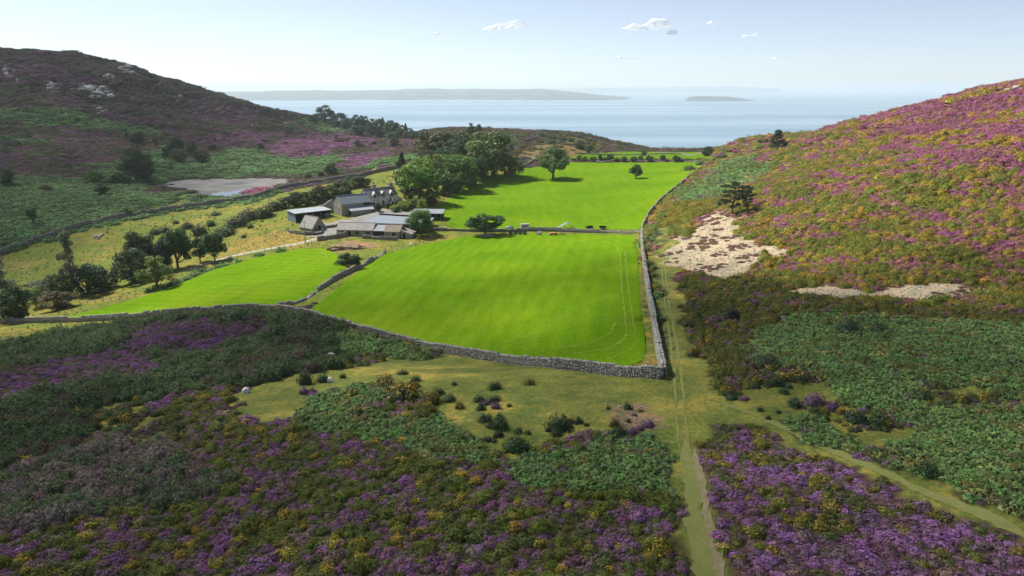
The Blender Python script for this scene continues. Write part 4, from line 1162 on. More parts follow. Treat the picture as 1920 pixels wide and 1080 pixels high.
T_('broadleaf_tree', 'bushy', 842, 330, 276, 64, 'dark', 'dark filler tree in the middle of the farm wood')
T_('broadleaf_tree', 'bushy', 905, 338, 296, 56, 'dark', 'low dark tree under the largest round tree')
T_('broadleaf_tree', 'bushy', 955, 330, 294, 48, 'mid', 'low green tree on the right skirt of the largest round tree')
for (u, vb, vt, w, kd, tone, lab) in [(806,380,342,40,'bushy','mid','low green bush under the big light green farmhouse tree'),(850,362,330,40,'bushy','dark','low dark bush below the mid green tree at the field edge'),(880,350,322,44,'bushy','mid','low bush at the field edge left of the largest tree'),(842,300,262,44,'round','deep','dark tree top at the back of the farm wood'),(800,318,282,46,'bushy','brown','brownish tree behind the dark narrow conifer'),(768,372,338,36,'bushy','dark','dark bush between the conifer and the farmhouse gable')]:
    T_('broadleaf_tree' if vb - vt > 36 else 'bush', kd, u, vb, vt, w, tone, lab, 'tree' if vb - vt > 36 else 'bush')
T_('sapling', 'broken', 793, 396, 371, 24, 'yellow', 'yellowish sapling at the corner of the upper field by the farm', 'sapling')
T_('wind_bent_pine', 'wind', 1371, 406, 347, 56, 'deep', 'wind shaped pine with flat branches above the scree', rz=.3)
T_('wind_bent_pine', 'wind', 1400, 392, 352, 36, 'deep', 'smaller half hidden pine just right of the wind shaped pine', rz=2.2)
T_('pine_tree', 'pine', 1457, 280, 246, 28, 'deep', 'dark pine on the skyline where the right hill meets the sea')
T_('shrub', 'broken', 1424, 272, 262, 13, 'dark', 'left one of two small shrubs on the skyline by the dark pine', 'shrub')
T_('shrub', 'broken', 1437, 270, 261, 8, 'dark', 'right and smaller of two skyline shrubs by the dark pine', 'shrub')
T_('shrub', 'bushy', 1772, 259, 247, 10, 'dark', 'dark shrub alone high on the purple hillside', 'shrub')
T_('shrub', 'bushy', 1724, 196, 188, 8, 'dark', 'tiny shrub on the skyline of the right hill', 'shrub')
T_('tall_tree', 'tall', 138, 554, 440, 56, 'grey', 'tall thin grey green tree with a pale trunk in the left valley')
T_('tall_tree', 'tall', 8, 600, 470, 66, 'grey', 'tall tree cut off by the left edge of the view')
T_('willow_bush', 'bushy', 34, 602, 535, 74, 'dark', 'dark bush mass at the foot of the tree on the left edge', 'bush')
T_('willow_bush', 'bushy', 12, 580, 520, 60, 'deep', 'deep green bush behind the tree on the left edge', 'bush')
T_('willow_bush', 'bushy', 84, 556, 520, 62, 'grey', 'grey green bush left of the tall thin tree', 'bush')
T_('willow_bush', 'bushy', 118, 556, 505, 60, 'dark', 'dark bush behind the pale trunk of the tall thin tree', 'bush')
T_('willow_bush', 'bushy', 168, 551, 494, 78, 'dark', 'broad dark bush right of the pale trunk', 'bush')
T_('willow_bush', 'bushy', 200, 540, 497, 44, 'deep', 'dark bush at the right end of the valley thicket', 'bush')
T_('elder_bush', 'broken', 68, 577, 538, 38, 'yellow', 'yellow green bush in front of the dark valley thicket', 'bush')
T_('thorn_bush', 'bushy', 112, 579, 544, 62, 'brown', 'low dark thorn bush in front of the tall thin tree', 'bush')
T_('alder_tree', 'round', 268, 512, 432, 58, 'dark', 'tallest dark tree of the clump above the narrow field')
T_('alder_tree', 'bushy', 248, 530, 460, 62, 'dark', 'dense dark tree on the left of the clump above the narrow field')
T_('alder_tree', 'round', 334, 502, 426, 60, 'dark', 'dark two stemmed tree in the middle of the clump')
T_('alder_tree', 'bushy', 305, 508, 450, 44, 'deep', 'deep green tree filling the gap in the clump')
T_('alder_tree', 'round', 376, 492, 446, 34, 'dark', 'narrow dark tree second from the right in the clump')
T_('alder_tree', 'round', 403, 490, 436, 42, 'dark', 'rounded dark tree at the right end of the clump')
T_('hawthorn_tree', 'oak', 294, 541, 483, 66, 'olive', 'front tree with bare leaning stems at the edge of the narrow field')
# left hill and pond side
for (u, vb, vt, w, kd, tone, lab) in [
    (238,263,243,12,'conifer','deep','slim dark tree on the left slope beside a rounder one'), (258,279,247,26,'round','deep','round dark tree on the left slope beside a slim one'), (293,279,253,18,'broken','brown','thin brownish tree alone above the pond thicket'),
    (332,291,256,32,'round','deep','tallest dark tree of the thicket above the pond'), (314,298,272,24,'bushy','deep','dark bush at the left end of the thicket above the pond'), (338,306,276,32,'bushy','brown','brownish bush at the front of the thicket above the pond'),
    (361,298,270,22,'round','deep','dark tree right of the tallest in the pond thicket'), (379,307,279,30,'bushy','deep','dark bush at the right end of the thicket above the pond'), (399,283,269,16,'bushy','deep','small dark bush right of the pond thicket'),
    (489,283,267,14,'bushy','deep','small dark bush on the green slope beyond the pond'), (403,268,257,7,'broken','dark','tiny shrub in the purple heather of the left hill'), (256,340,280,56,'round','dark','large leaning dark tree left of the pond'),
    (270,338,300,40,'bushy','deep','dark bush under the large tree left of the pond'), (222,343,317,52,'bushy','mid','green bush beside the large tree left of the pond'), (180,344,319,34,'bushy','mid','green bush at the left end of the row near the pond'),
    (193,366,343,34,'thorn','dark','low spreading thorn in the bracken left of the pond'), (12,347,312,30,'bushy','dark','dark bush at the left edge among the bracken'), (85,358,344,24,'bushy','olive','low olive bush in the bracken far left'),
    (62,420,387,26,'broken','dark','lone thin bush in the dark bracken below the left hill'), (240,407,388,26,'broken','mid','light bush growing against the long left wall'), (541,252,236,19,'bushy','blue','dark bush on the crest below the pine belt'),
    (621,330,304,28,'bushy','dark','dark tree by the long wall at the foot of the purple slope'), (602,333,321,16,'bushy','deep','low dark bush by the long wall beside a larger tree'), (577,334,324,14,'bushy','deep','small bush near the far end of the pond wall'),
    (506,211,201,9,'broken','blue','tiny tree alone on the left hill crest against the sea')]:
    T_('tree' if vb - vt > 24 else 'bush', kd, u, vb, vt, w, tone, lab, 'tree' if vb - vt > 24 else 'bush')
belt = [(585,229,216,14,'pine'),(594,229,215,12,'conifer'),(611,230,200,28,'pine'),(627,236,216,14,'pine'),(640,240,214,22,'pine'),(652,243,222,18,'bushy'),(668,246,218,17,'pine'),(678,247,219,15,'pine'),(686,248,220,16,'pine'),(672,254,235,20,'bushy'),(700,252,225,18,'pine'),(712,252,225,16,'pine'),(719,251,223,13,'conifer'),(708,256,239,14,'conifer'),(726,256,232,16,'pine'),(733,257,228,20,'pine'),(743,258,232,17,'pine'),(737,262,247,20,'bushy'),(755,259,236,18,'pine'),(761,260,234,13,'conifer'),(769,261,242,17,'pine'),(779,262,245,17,'bushy')]
for i_, (u, vb, vt, w, kd) in enumerate(sorted(belt)):
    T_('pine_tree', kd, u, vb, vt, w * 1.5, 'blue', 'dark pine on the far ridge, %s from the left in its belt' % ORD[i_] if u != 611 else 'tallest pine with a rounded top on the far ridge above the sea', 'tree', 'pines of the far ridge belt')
for (u, vb, vt, w, kd, lab) in [(793,258,243,20,'bushy','dark tree at the right end of the far pine belt against the water'),(740,276,255,20,'bushy','dark bush in the hollow below the far pine belt'),(670,275,262,12,'bushy','small dark bush in the purple heather below the pine belt'),(702,272,263,10,'bushy','small dark bush on the brown slope below the pine belt'),(630,263,252,9,'broken','tiny shrub above the purple heather left of the pine belt'),
    (883,260,233,18,'pine','left one of a pair of dark pines on the headland'),(898,260,235,16,'pine','right one of a pair of dark pines on the headland'),(921,241,231,10,'pine','larger of the tiny trees on the headland skyline'),(931,241,234,6,'broken','tiny shrub in the middle of the headland skyline'),(945,242,236,9,'broken','low shrub farthest right of the tiny trees on the headland skyline'),
    (1088,280,262,22,'bushy','dark thorn on the brown headland slope'),(1104,287,271,17,'bushy','round dark bush at the corner of the far field'),(1207,292,282,10,'bushy','small dark bush alone in the farthest field strip'),(1325,291,273,26,'bushy','dark bush against the right boundary wall at the far field corner')]:
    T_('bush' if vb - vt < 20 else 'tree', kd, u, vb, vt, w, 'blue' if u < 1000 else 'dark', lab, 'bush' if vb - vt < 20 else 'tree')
hedge = [(1076,303,296,12),(1086,303,290,11),(1097,303,292,10),(1113,304,293,15),(1125,303,290,12),(1135,303,294,9),(1144,303,288,14),(1157,304,295,12),(1170,304,292,13),(1189,304,293,15),(1201,302,290,11),(1218,304,290,15),(1242,303,289,13),(1250,304,298,9),(1268,304,290,15),(1278,304,298,10)]
for i_, (u, vb, vt, w) in enumerate(hedge):
    T_('hedge_shrub', 'bushy' if i_ % 3 else 'thorn', u, vb, vt, w, 'dark', 'dark shrub in the row across the top of the upper field, %s from the left' % ORD[i_], 'shrub', 'shrubs in the row above the upper field')
back = [(517,394,376,34),(536,390,366,34),(556,387,360,40),(577,385,355,38),(598,380,347,44),(622,375,344,40),(640,368,338,36),(665,352,328,46),(682,350,330,26),(645,372,350,30)]
for i_, (u, vb, vt, w) in enumerate(sorted(back)):
    T_('scrub_bush', 'bushy', u, vb, vt, w, ('dark', 'brown', 'dark')[i_ % 3], 'dark scrub bush on the bank behind the barns, %s from the left' % ORD[i_], 'bush', 'scrub on the bank behind the farm')
T_('dead_shrub', 'broken', 654, 366, 343, 24, 'grey', 'pale grey leafless looking shrub behind the blue roofed barn', 'shrub')
for (u, vb, vt, w, tone, lab) in [(709,397,380,13,'deep','dark clipped bush left of the farmhouse ground floor window'),(727,390,379,11,'dark','dark bush between the farmhouse window and its porch'),(747,389,374,14,'deep','dark bush against the right end of the farmhouse front'),(757,393,376,26,'yellow','bright yellow green bush in the farmhouse garden'),(772,390,371,26,'olive','olive bush behind the bright garden bush'),(742,397,386,18,'dark','low dark bush in front of the farmhouse porch'),(808,385,366,26,'brown','brownish bush at the top of the garden by the field')]:
    T_('garden_bush', 'bushy', u, vb, vt, w, tone, lab, 'bush', 'farmhouse garden bushes')

# ---- single low bushes standing apart on the turf and rough grass
BUSH = [mk_mound(700 + i, 620, .8, .115, 1.9, .26, 5).data for i in range(5)]
SMOOTHB = [mk_mound(740 + i, 620, .72, .10, 1.5, .13, 4).data for i in range(3)]
def bush_mesh(src, mat):
    m = src.copy(); m.materials.clear(); m.materials.append(mat); return m
BM = {'g': [bush_mesh(b, m_gorse) for b in BUSH], 'y': [bush_mesh(b, m_ygorse) for b in BUSH], 'p': [bush_mesh(b, m_heath) for b in SMOOTHB], 'd': [bush_mesh(b, m_gorse) for b in SMOOTHB]}
BC = {'g': (.082, .112, .042), 'y': (.10, .105, .032), 'p': (.12, .095, .075), 'd': (.085, .095, .042)}
BN = {'g': ('gorse_bush', 'dark green gorse bush'), 'y': ('gorse_bush', 'yellow flowering gorse bush'), 'p': ('heather_bush', 'purple heather bush'), 'd': ('gorse_bush', 'rounded brown green gorse bush')}
def bush(u, vb, w, h, k_, label, group):
    p = g1(u, vb - h * .12); d = p.y * math.cos(PITCH) - p.z * math.sin(PITCH)
    r = w * d / FPX * .53; hh = h * d / FPX * 1.0
    o = bpy.data.objects.new(BN[k_][0], BM[k_][RNG.integers(len(BM[k_]))]); COL.objects.link(o)
    o.location = (p.x, p.y, float(gz(p.x, p.y)) - .08); q_ = RNG.uniform(.82, 1.2); o.scale = (r * q_, r / q_, max(hh, .45 * r) * RNG.uniform(.95, 1.2)); o.rotation_euler = (0, 0, RNG.uniform(0, 6.28))
    o.color = [c * RNG.uniform(.8, 1.2) for c in BC[k_]] + [1]
    PLACED.append((p.x, p.y, r))
    return tag(o, label, 'bush', group)
def bush_row(items, where, group):
    cnt = {}
    for it in sorted(items):
        u, vb, w, h, k_ = it
        c = cnt.get(k_, 0); cnt[k_] = c + 1
        bush(u, vb, w, h, k_, '%s %s, %s of its look from left' % (BN[k_][1], where, ORD[c]), group)
bush_row([(757,752,68,34,'y'),(722,722,40,18,'y'),(780,716,18,12,'g'),(775,728,22,15,'g'),(852,723,11,9,'g'),(808,758,40,21,'y'),(842,754,29,17,'d'),(822,741,24,13,'g'),(862,767,19,14,'y'),(755,703,19,10,'g'),(768,766,13,8,'g'),(643,710,11,9,'g'),
          (655,685,23,19,'g'),(573,722,28,24,'g'),(605,718,21,17,'g'),(571,740,21,14,'p'),(586,738,14,12,'g'),(900,754,25,15,'d'),(926,754,25,14,'d'),(910,760,19,12,'p'),(902,770,18,14,'g'),(930,767,22,14,'p'),(955,763,11,7,'g'),(928,731,22,14,'g'),(992,722,22,14,'y'),
          (910,792,27,17,'g'),(921,803,19,13,'g'),(938,805,32,24,'g'),(937,786,15,11,'g'),(934,820,21,17,'d'),(972,812,18,12,'d'),(990,815,14,10,'d'),(914,828,21,13,'d'),(926,830,13,9,'g'),(968,845,52,30,'g'),(1048,808,44,28,'g'),(1028,810,11,10,'p'),(1070,795,15,12,'y'),(1085,795,16,13,'g'),(1044,818,21,13,'g'),
          (1100,799,12,9,'d'),(1140,768,10,8,'g')], 'below the field wall', 'bushes on the turf below the field wall')
bush_row([(1152,800,18,16,'y'),(1161,820,28,22,'g'),(1177,768,18,12,'g'),(1178,792,13,11,'d'),(1190,780,10,6,'g'),(1200,772,14,6,'y'),(1185,812,22,12,'p'),(1215,800,26,12,'p'),(1200,806,18,9,'p')], 'round the stony patch', 'bushes round the bare stony patch')
bush_row([(1364,743,28,22,'y'),(1373,750,26,15,'d'),(1396,751,20,11,'p'),(1419,729,15,11,'g'),(1452,724,31,20,'g'),(1470,739,19,13,'g'),(1479,728,19,11,'d'),(1495,717,36,20,'y'),(1425,771,13,8,'g'),(1440,787,13,10,'g'),(1459,775,10,7,'g'),(1490,764,26,19,'g'),(1525,760,46,22,'p'),(1528,774,18,11,'g'),(1561,770,30,17,'p'),(1546,777,19,12,'y'),
          (1645,803,36,28,'g'),(1608,793,42,24,'g'),(1730,754,28,20,'g'),(1432,690,54,30,'d'),(1372,604,30,34,'d'),(1590,629,44,36,'d'),(1646,629,32,26,'d'),(1738,893,32,28,'g'),(1300,668,26,18,'y'),(1322,655,30,20,'y'),(1290,612,22,12,'p')], 'right of the junction', 'bushes right of the path junction')
bush_row([(352,430,22,12,'g'),(375,441,30,17,'g'),(397,425,16,10,'g'),(412,436,18,9,'g'),(426,441,34,16,'g'),(445,426,40,19,'g'),(469,413,42,19,'g'),(498,410,32,19,'g'),(290,440,24,12,'d'),(310,436,20,12,'d'),(470,428,12,7,'g'),(457,446,10,6,'g'),(405,405,18,8,'g'),(330,420,14,8,'d')], 'on the yellow grass', 'bushes on the rough grass left of the farm')
bush_row([(1012,258,24,8,'g'),(1034,261,18,7,'g'),(1052,263,22,7,'g'),(1068,266,18,7,'g'),(1030,270,28,8,'g'),(1010,268,14,5,'g'),(1078,274,14,7,'g'),(1000,280,14,5,'g')], 'on the headland slope', 'bushes on the headland slope')
bush_row([(1313,310,18,7,'g'),(1293,320,22,8,'g'),(1340,300,12,6,'g'),(1356,296,16,7,'g'),(1362,312,18,8,'g')], 'beside the far wall', 'bushes beside the far boundary wall')

# ------------------------------------------------------------------ dry stone walls, built of single stones
m_wall = stone_mat('dry stone', False)
def plan_line(px, smooth_n=2, step=.5):
    g = G([p[0] for p in px], [p[1] for p in px])[:, :2]
    d = np.concatenate([[0], np.cumsum(np.hypot(*np.diff(g, axis=0).T))])
    n = max(4, int(d[-1] / step)); s = np.linspace(0, d[-1], n)
    x = np.interp(s, d, g[:, 0]); y = np.interp(s, d, g[:, 1])
    k_ = max(3, int(4 / step) | 1)
    if n > 2 * k_:
        for _ in range(smooth_n):
            h_ = k_ // 2
            x[h_:-h_] = np.convolve(x, np.ones(k_) / k_, 'valid'); y[h_:-h_] = np.convolve(y, np.ones(k_) / k_, 'valid')
    return s, x, y
_STN = {}
for sub in (1, 2):
    rr_ = np.random.default_rng(33 + sub); _STN[sub] = [stone_shape(rr_, sub, .16) for _ in range(10)]
WALLS = []
def stone_wall(px, h, thick, st, sub, label, tone=(.37, .355, .315), ruin=0.0, gaps=(), sm=2, group=None):
    s, x, y = plan_line(px, sm)
    WALLS.append(np.stack([x, y], 1))
    L = s[-1]; rows = max(2, int(round(h / (st * .62)))); Vs = []; Fs = []; Cs = []; b = 0
    tx = np.gradient(x); ty = np.gradient(y); l = np.hypot(tx, ty); tx /= l; ty /= l
    hh = st * .62
    for r in range(rows + 1):
        pos = RNG.uniform(0, st)
        while pos < L:
            w = st * RNG.uniform(.6, 1.5)
            c = pos + w / 2; pos += w * .97
            if c > L: break
            hl = h * (1 + .30 * (fbm(c / 5, r * 0 + 3.3, 13, 3) - .5) * 2) * (1 - ruin * smooth(.42, .66, fbm(c / 7, 7.7, 15, 3)))
            for g0, g1_ in gaps:
                if g0 < c / L < g1_: hl = 0
            zt = (r + .5) * hh
            if zt > hl + hh * .4: continue
            X = np.interp(c, s, x); Y = np.interp(c, s, y); tX = np.interp(c, s, tx); tY = np.interp(c, s, ty)
            v, f = _STN[sub][RNG.integers(10)]
            t_ = thick * (1.08 - .28 * zt / h)
            sides = (0,) if thick < st * 1.4 else (-1, 1)
            for sd in sides:
                cop = zt > hl - hh * .75
                dx = w * .56; dy = (t_ * (.30 if sides != (0,) else .52)) * RNG.uniform(.85, 1.15); dz = hh * .62 * RNG.uniform(.8, 1.25) * (1.15 if cop else 1)
                q = v * np.array([dx, dy, dz]) * 1.04
                a = RNG.normal(0, .07); ca, sa = math.cos(a), math.sin(a)
                lx = q[:, 0] * ca - q[:, 2] * sa; lz = q[:, 0] * sa + q[:, 2] * ca
                ly = q[:, 1] + sd * t_ * .25 + RNG.normal(0, .03) * st
                V = np.stack([X + lx * tX - ly * tY, Y + lx * tY + ly * tX, gz(X, Y) + zt - .08 + lz], 1)
                Vs.append(V); Fs.append(f + b); b += len(V)
                cc = np.array(tone) * RNG.uniform(.62, 1.35) * (1 + RNG.normal(0, .04, 3)); Cs.append(np.tile(cc, (len(V), 1)))
    # the packed rubble core
    n = len(x); k_ = 6
    ii = list(range(0, n, k_)) + ([n - 1] if (n - 1) % k_ else [])
    core = []
    for i in ii:
        c = s[i]; hl = h * (1 + .30 * (fbm(c / 5, 3.3, 13, 3) - .5) * 2) * (1 - ruin * smooth(.42, .66, fbm(c / 7, 7.7, 15, 3)))
        for g0, g1_ in gaps:
            if g0 < c / L < g1_: hl = .05
        for sd, z in ((-1, -.3), (-1, max(.03, hl - hh * .6)), (1, max(.03, hl - hh * .6)), (1, -.3)):
            core.append((x[i] - sd * thick * .3 * ty[i], y[i] + sd * thick * .3 * tx[i], gz(x[i], y[i]) + z))
    core = np.array(core); F = []
    for i in range(len(ii) - 1):
        for j in range(4):
            p = i * 4 + j; q = i * 4 + (j + 1) % 4; F += [(p, q, q + 4), (p, q + 4, p + 4)]
    Vs.append(core); Fs.append(np.array(F) + b); Cs.append(np.tile(np.array(tone) * .55, (len(core), 1)))
    V = np.vstack(Vs); F = np.vstack(Fs); C_ = np.vstack(Cs)
    o = mesh_obj('stone_wall', V, F, m_wall)
    ca = o.data.color_attributes.new('k', 'FLOAT_COLOR', 'POINT'); ca.data.foreach_set('color', np.hstack([C_, np.ones((len(C_), 1))]).astype(np.float32).ravel())
    return tag(o, label, 'stone wall', group)
stone_wall([(1244,711),(1180,707),(1120,700),(1040,691),(960,682),(905,674),(860,667),(820,659),(790,652),(740,640),(690,626),(640,611),(590,596),(555,588),(520,583),(470,581),(420,584)], 1.35, .7, .34, 2, 'long grey dry stone wall along the near edge of the bright lower field')
stone_wall([(420,584),(370,587),(300,593),(200,601),(100,605),(0,607),(-90,610)], 1.35, .7, .5, 1, 'grey stone wall below the narrow field running to the left edge')
stone_wall([(1244,708),(1239,680),(1232,640),(1225,600),(1217,560),(1212,520),(1206,480),(1203,455),(1203,437)], 1.35, .7, .36, 2, 'pale straight stone wall between the bright lower field and the path')
stone_wall([(1203,437),(1206,425),(1216,405),(1228,390),(1244,373),(1262,358),(1282,343),(1300,328),(1320,313),(1338,301),(1350,292),(1353,284),(1352,279)], 1.45, .75, .55, 1, 'curving stone wall climbing between the upper field and the bracken')
stone_wall([(1201,437),(1150,436),(1100,436),(1040,434),(985,433),(940,435),(900,435),(860,433),(812,433)], 1.2, .65, .5, 1, 'low stone wall dividing the upper and lower fields', ruin=.35)
stone_wall([(520,580),(540,573),(566,565),(578,559),(592,547),(610,537),(630,524),(655,512),(680,500),(700,487),(722,474)], 1.15, .8, .45, 2, 'tumbled dividing wall with gaps between the two lower fields', ruin=.75, gaps=((.235,.27),))
stone_wall([(-60,498),(0,478),(60,456),(120,437),(180,420),(240,408),(300,398),(360,389),(420,381),(480,372),(510,362),(540,353),(590,345),(640,337),(675,332),(700,325),(735,318),(760,315)], 2.0, .9, .75, 1, 'long dark stone wall winding below the bracken past the pond')
stone_wall([(776,313),(800,303),(815,296)], 1.4, .8, .7, 1, 'short piece of stone wall going up behind the dark wood')
stone_wall([(955,278),(985,268),(1005,262),(1017,252),(1023,248),(1045,250),(1075,255),(1105,262),(1130,270),(1160,278),(1190,281)], 1.7, .9, .9, 1, 'far stone wall bent over the headland slope', tone=(.19,.175,.16))
stone_wall([(975,317),(990,310),(1005,300),(990,298),(970,301)], 1.5, .8, .7, 1, 'small angular sheepfold wall right of the largest tree')
stone_wall([(1058,302),(1120,303),(1200,303),(1270,304),(1330,302)], .8, .7, .7, 1, 'low overgrown wall under the row of shrubs', ruin=.4)
stone_wall([(1085,288),(1150,290),(1210,290),(1280,289),(1340,290)], .8, .7, .8, 1, 'farthest low field wall near the sea cliff')
stone_wall([(595,452),(612,449),(640,446),(656,441)], 1.5, .7, .45, 1, 'short stone wall beside the farm track below the long shed')
stone_wall([(679,447),(700,448),(722,450),(745,451)], 1.2, .6, .45, 1, 'low stone wall in front of the long shed')
stone_wall([(538,432),(545,437),(558,439),(575,441),(592,441),(603,439),(606,434)], 1.0, .5, .5, 1, 'low rounded pen wall in front of the steep roofed stone shed', tone=(.22,.21,.2), sm=0)
stone_wall([(612,428),(624,427),(636,424)], 1.0, .5, .45, 1, 'small wall between the stone shed and the long shed', tone=(.26,.22,.19), sm=0)

def rock(name, spots, label, cat, tone=(.42,.41,.39), flatz=.7):
    """spots: u, v(base), width px"""
    Vs, Fs, Cs, b = [], [], [], 0
    for (u, v_, w) in spots:
        p = g1(u, v_); d = p.y * math.cos(PITCH) - p.z * math.sin(PITCH); r = w * d / FPX * (.5 if cat != 'rocks' else .62)
        v, f = stone_shape(RNG, 3 if cat != 'rocks' else 2, .10 if cat != 'rocks' else .3); a = RNG.uniform(0, 6.28)
        q = v * np.array([1, RNG.uniform(.7, 1), flatz * RNG.uniform(.8, 1.15)]) * r
        V = np.stack([q[:, 0] * math.cos(a) - q[:, 1] * math.sin(a) + p.x, q[:, 0] * math.sin(a) + q[:, 1] * math.cos(a) + p.y, q[:, 2] + p.z + r * .25 * flatz], 1)
        Vs.append(V); Fs.append(f + b); b += len(V); Cs.append(np.tile(np.array(tone) * RNG.uniform(.8, 1.2), (len(V), 1)))
    V = np.vstack(Vs); F = np.vstack(Fs); C_ = np.vstack(Cs)
    o = mesh_obj(name, V, F, m_wall)
    ca = o.data.color_attributes.new('k', 'FLOAT_COLOR', 'POINT'); ca.data.foreach_set('color', np.hstack([C_, np.ones((len(C_), 1))]).astype(np.float32).ravel())
    return tag(o, label, cat)
B_ = (.85,.85,.83)
rock('boulder', [(461,736,15)], 'white boulder on the turf at the edge of the near heather', 'boulder', B_, 1.0)
rock('boulder', [(618,716,12)], 'white boulder beside a round dark bush below the gorse knoll', 'boulder', B_, 1.15)
rock('boulder', [(622,676,24)], 'largest pale boulder half buried in the gorse knoll', 'boulder', (.5,.49,.47), .95)
rock('boulder', [(433,733,10)], 'small grey boulder left of the white boulder on the turf', 'boulder', (.4,.4,.38), .6)
rock('boulder', [(588,734,15)], 'flat mottled boulder right of a purple heather bush', 'boulder', (.4,.38,.35), .6)
rock('stone_slab', [(771,457,10)], 'pale flat slab lying in the grass below the small shed', 'slab', (.55,.53,.5), .3)
rock('rock_pile', [(180,445,9),(187,444,8),(192,441,7),(184,448,6),(176,447,5)], 'small pile of grey rocks on the rough left field', 'rocks', (.36,.34,.31))
def crag(cu, cv, wu, hv, n, smin, smax, lab):
    sp_ = []
    for i in range(n):
        a_ = RNG.uniform(0, 6.28); q = RNG.uniform(0, 1) ** .6
        sp_.append((cu + math.cos(a_) * q * wu, cv + math.sin(a_) * q * hv + .3 * math.cos(a_) * q * wu * .5, RNG.uniform(smin, smax) * (1.2 - .6 * q)))
    rock('rock_outcrop', sp_, lab, 'rocks', (.56,.54,.52), .7)
crag(182, 172, 36, 14, 34, 6, 15, 'broad pale crag halfway up the left hill'); crag(238, 132, 20, 8, 18, 6, 14, 'rocky knob on the left hill crest')
crag(188, 206, 16, 9, 16, 4, 10, 'lower pale crag above the green slope on the left hill'); crag(100, 163, 20, 7, 22, 5, 10, 'scattered pale rocks left of the broad crag')
crag(16, 138, 24, 18, 18, 5, 11, 'pale rocks at the left edge of the hill'); crag(206, 143, 16, 5, 10, 4, 9, 'grey ledge below the rocky knob')
crag(333, 181, 12, 3, 7, 3, 7, 'small pale rocks on the dark right slope of the left hill'); crag(232, 190, 14, 12, 9, 3, 6, 'few stones right of the lower crag'); crag(540, 233, 22, 3, 10, 4, 9, 'rocks on the low crest left of the pine belt'); crag(476, 236, 16, 4, 6, 3, 5, 'tiny rocks in the purple drift of the left hill')
for spots, lab in [([(1893,170,16),(1905,166,14),(1915,168,12)], 'pale rocks on the summit of the right hill'), ([(1520,262,7),(1510,266,6),(1500,270,6)], 'thin line of pale rocks behind the dark skyline pine'), ([(1690,205,8),(1700,203,6),(1660,212,5)], 'pale stones along the right skyline')]:
    rock('rock_outcrop', spots, lab, 'rocks', (.45,.42,.38), .5)

# ------------------------------------------------------------------ buildings
def stonework(name, c1, c2, scale=2.2, mortar=(.36,.34,.30)):
    k = NT(name, .95, .15); p = k.objco()
    q = k.scalevec(p, 1, 1, 1.6)
    vo = k.n('TexVoronoi'); k.put(vo.inputs['Vector'], q); vo.inputs['Scale'].default_value = scale
    ed = k.n('TexVoronoi', feature='DISTANCE_TO_EDGE'); k.put(ed.inputs['Vector'], q); ed.inputs['Scale'].default_value = scale
    sp_ = k.n('SeparateColor'); k.put(sp_.inputs[0], vo.outputs['Color'])
    c = k.mix(sp_.outputs[0], c1, c2); c = k.mix(k.rng(sp_.outputs[1], .7, 1, 0, .6), c, (.40, .37, .32, 1))
    c = k.mix(k.rng(ed.outputs['Distance'], .0, .07, .8, 0), c, mortar + (1,))
    c = k.mix(k.rng(k.noise(p, .5, 4), .5, .75, 0, .4), c, (.15, .15, .11, 1)); k.base(c)
    k.bump(k.math('MINIMUM', ed.outputs['Distance'], .15), .12); return k.m
def roofing(name, c1, c2, rough=.7, pitchx=.35, spec=.3, rows=.3, axis_='X', wear=(.3,.28,.24)):
    k = NT(name, rough, spec); p = k.objco()
    br = k.n('TexBrick'); k.put(br.inputs['Vector'], p); br.inputs['Scale'].default_value = 1; br.inputs['Mortar Size'].default_value = .012; br.inputs['Brick Width'].default_value = pitchx; br.inputs['Row Height'].default_value = rows
    br.inputs['Color1'].default_value = c1 + (1,); br.inputs['Color2'].default_value = c2 + (1,); br.inputs['Mortar'].default_value = tuple(x * .5 for x in c1) + (1,); br.offset = .5
    n1 = k.noise(p, .5, 5, .65)
    c = k.mix(k.rng(n1, .5, .75, 0, .55), br.outputs['Color'], wear + (1,)); k.base(c); k.bump(br.outputs['Fac'], -.02); return k.m
def metal(name, c1, c2, rough=.55, pitch=6.0):
    k = NT(name, rough, .35); p = k.objco()
    wv = k.n('TexWave', wave_type='BANDS', bands_direction='X', wave_profile='SIN'); k.put(wv.inputs['Vector'], p); wv.inputs['Scale'].default_value = pitch
    n1 = k.noise(k.scalevec(p, .4, 1.2, 1), 1.0, 4, .6)
    c = k.ramp(n1, [(.3, c1), (.7, c2)]); c = k.mix(k.rng(wv.outputs['Fac'], 0, 1, .25, 0), c, (0.05, .05, .06, 1), 'MIX'); c = k.mix(k.rng(k.noise(p, .9, 5, .7), .60, .75, 0, .45), c, (.30, .20, .13, 1))
    k.base(c); k.bump(wv.outputs['Fac'], .04); return k.m
m_cream = varied('cream render', (.78,.76,.68,1), (.85,.83,.76,1), .6, .9, .01, 6)
m_slate = roofing('purple grey slate', (.19,.18,.205), (.245,.23,.255), .55, .45, .4, .28, wear=(.22,.21,.2))
m_oldslate = roofing('weathered stone slate', (.32,.305,.285), (.39,.37,.345), .85, .5, .2, .35, wear=(.20,.185,.15))
m_rust = roofing('rusty sheet roof', (.29,.22,.17), (.33,.27,.22), .8, .3, .2, 3.0, wear=(.2,.15,.11))
m_sheenslate = varied('slate with painted sky sheen', (.48,.47,.46,1), (.58,.57,.56,1), 1.0, .6)  # whitish colour paints the sky's reflection into the dormer slates
m_blue = metal('blue grey sheet', (.145,.205,.28,1), (.185,.245,.315,1), .5, 3.2)
m_pale = metal('pale zinc sheet', (.33,.385,.44,1), (.41,.455,.50,1), .45, 3.2)
m_yardroof = metal('weathered grey blue sheet', (.26,.315,.375,1), (.31,.365,.425,1), .6, 2.6)
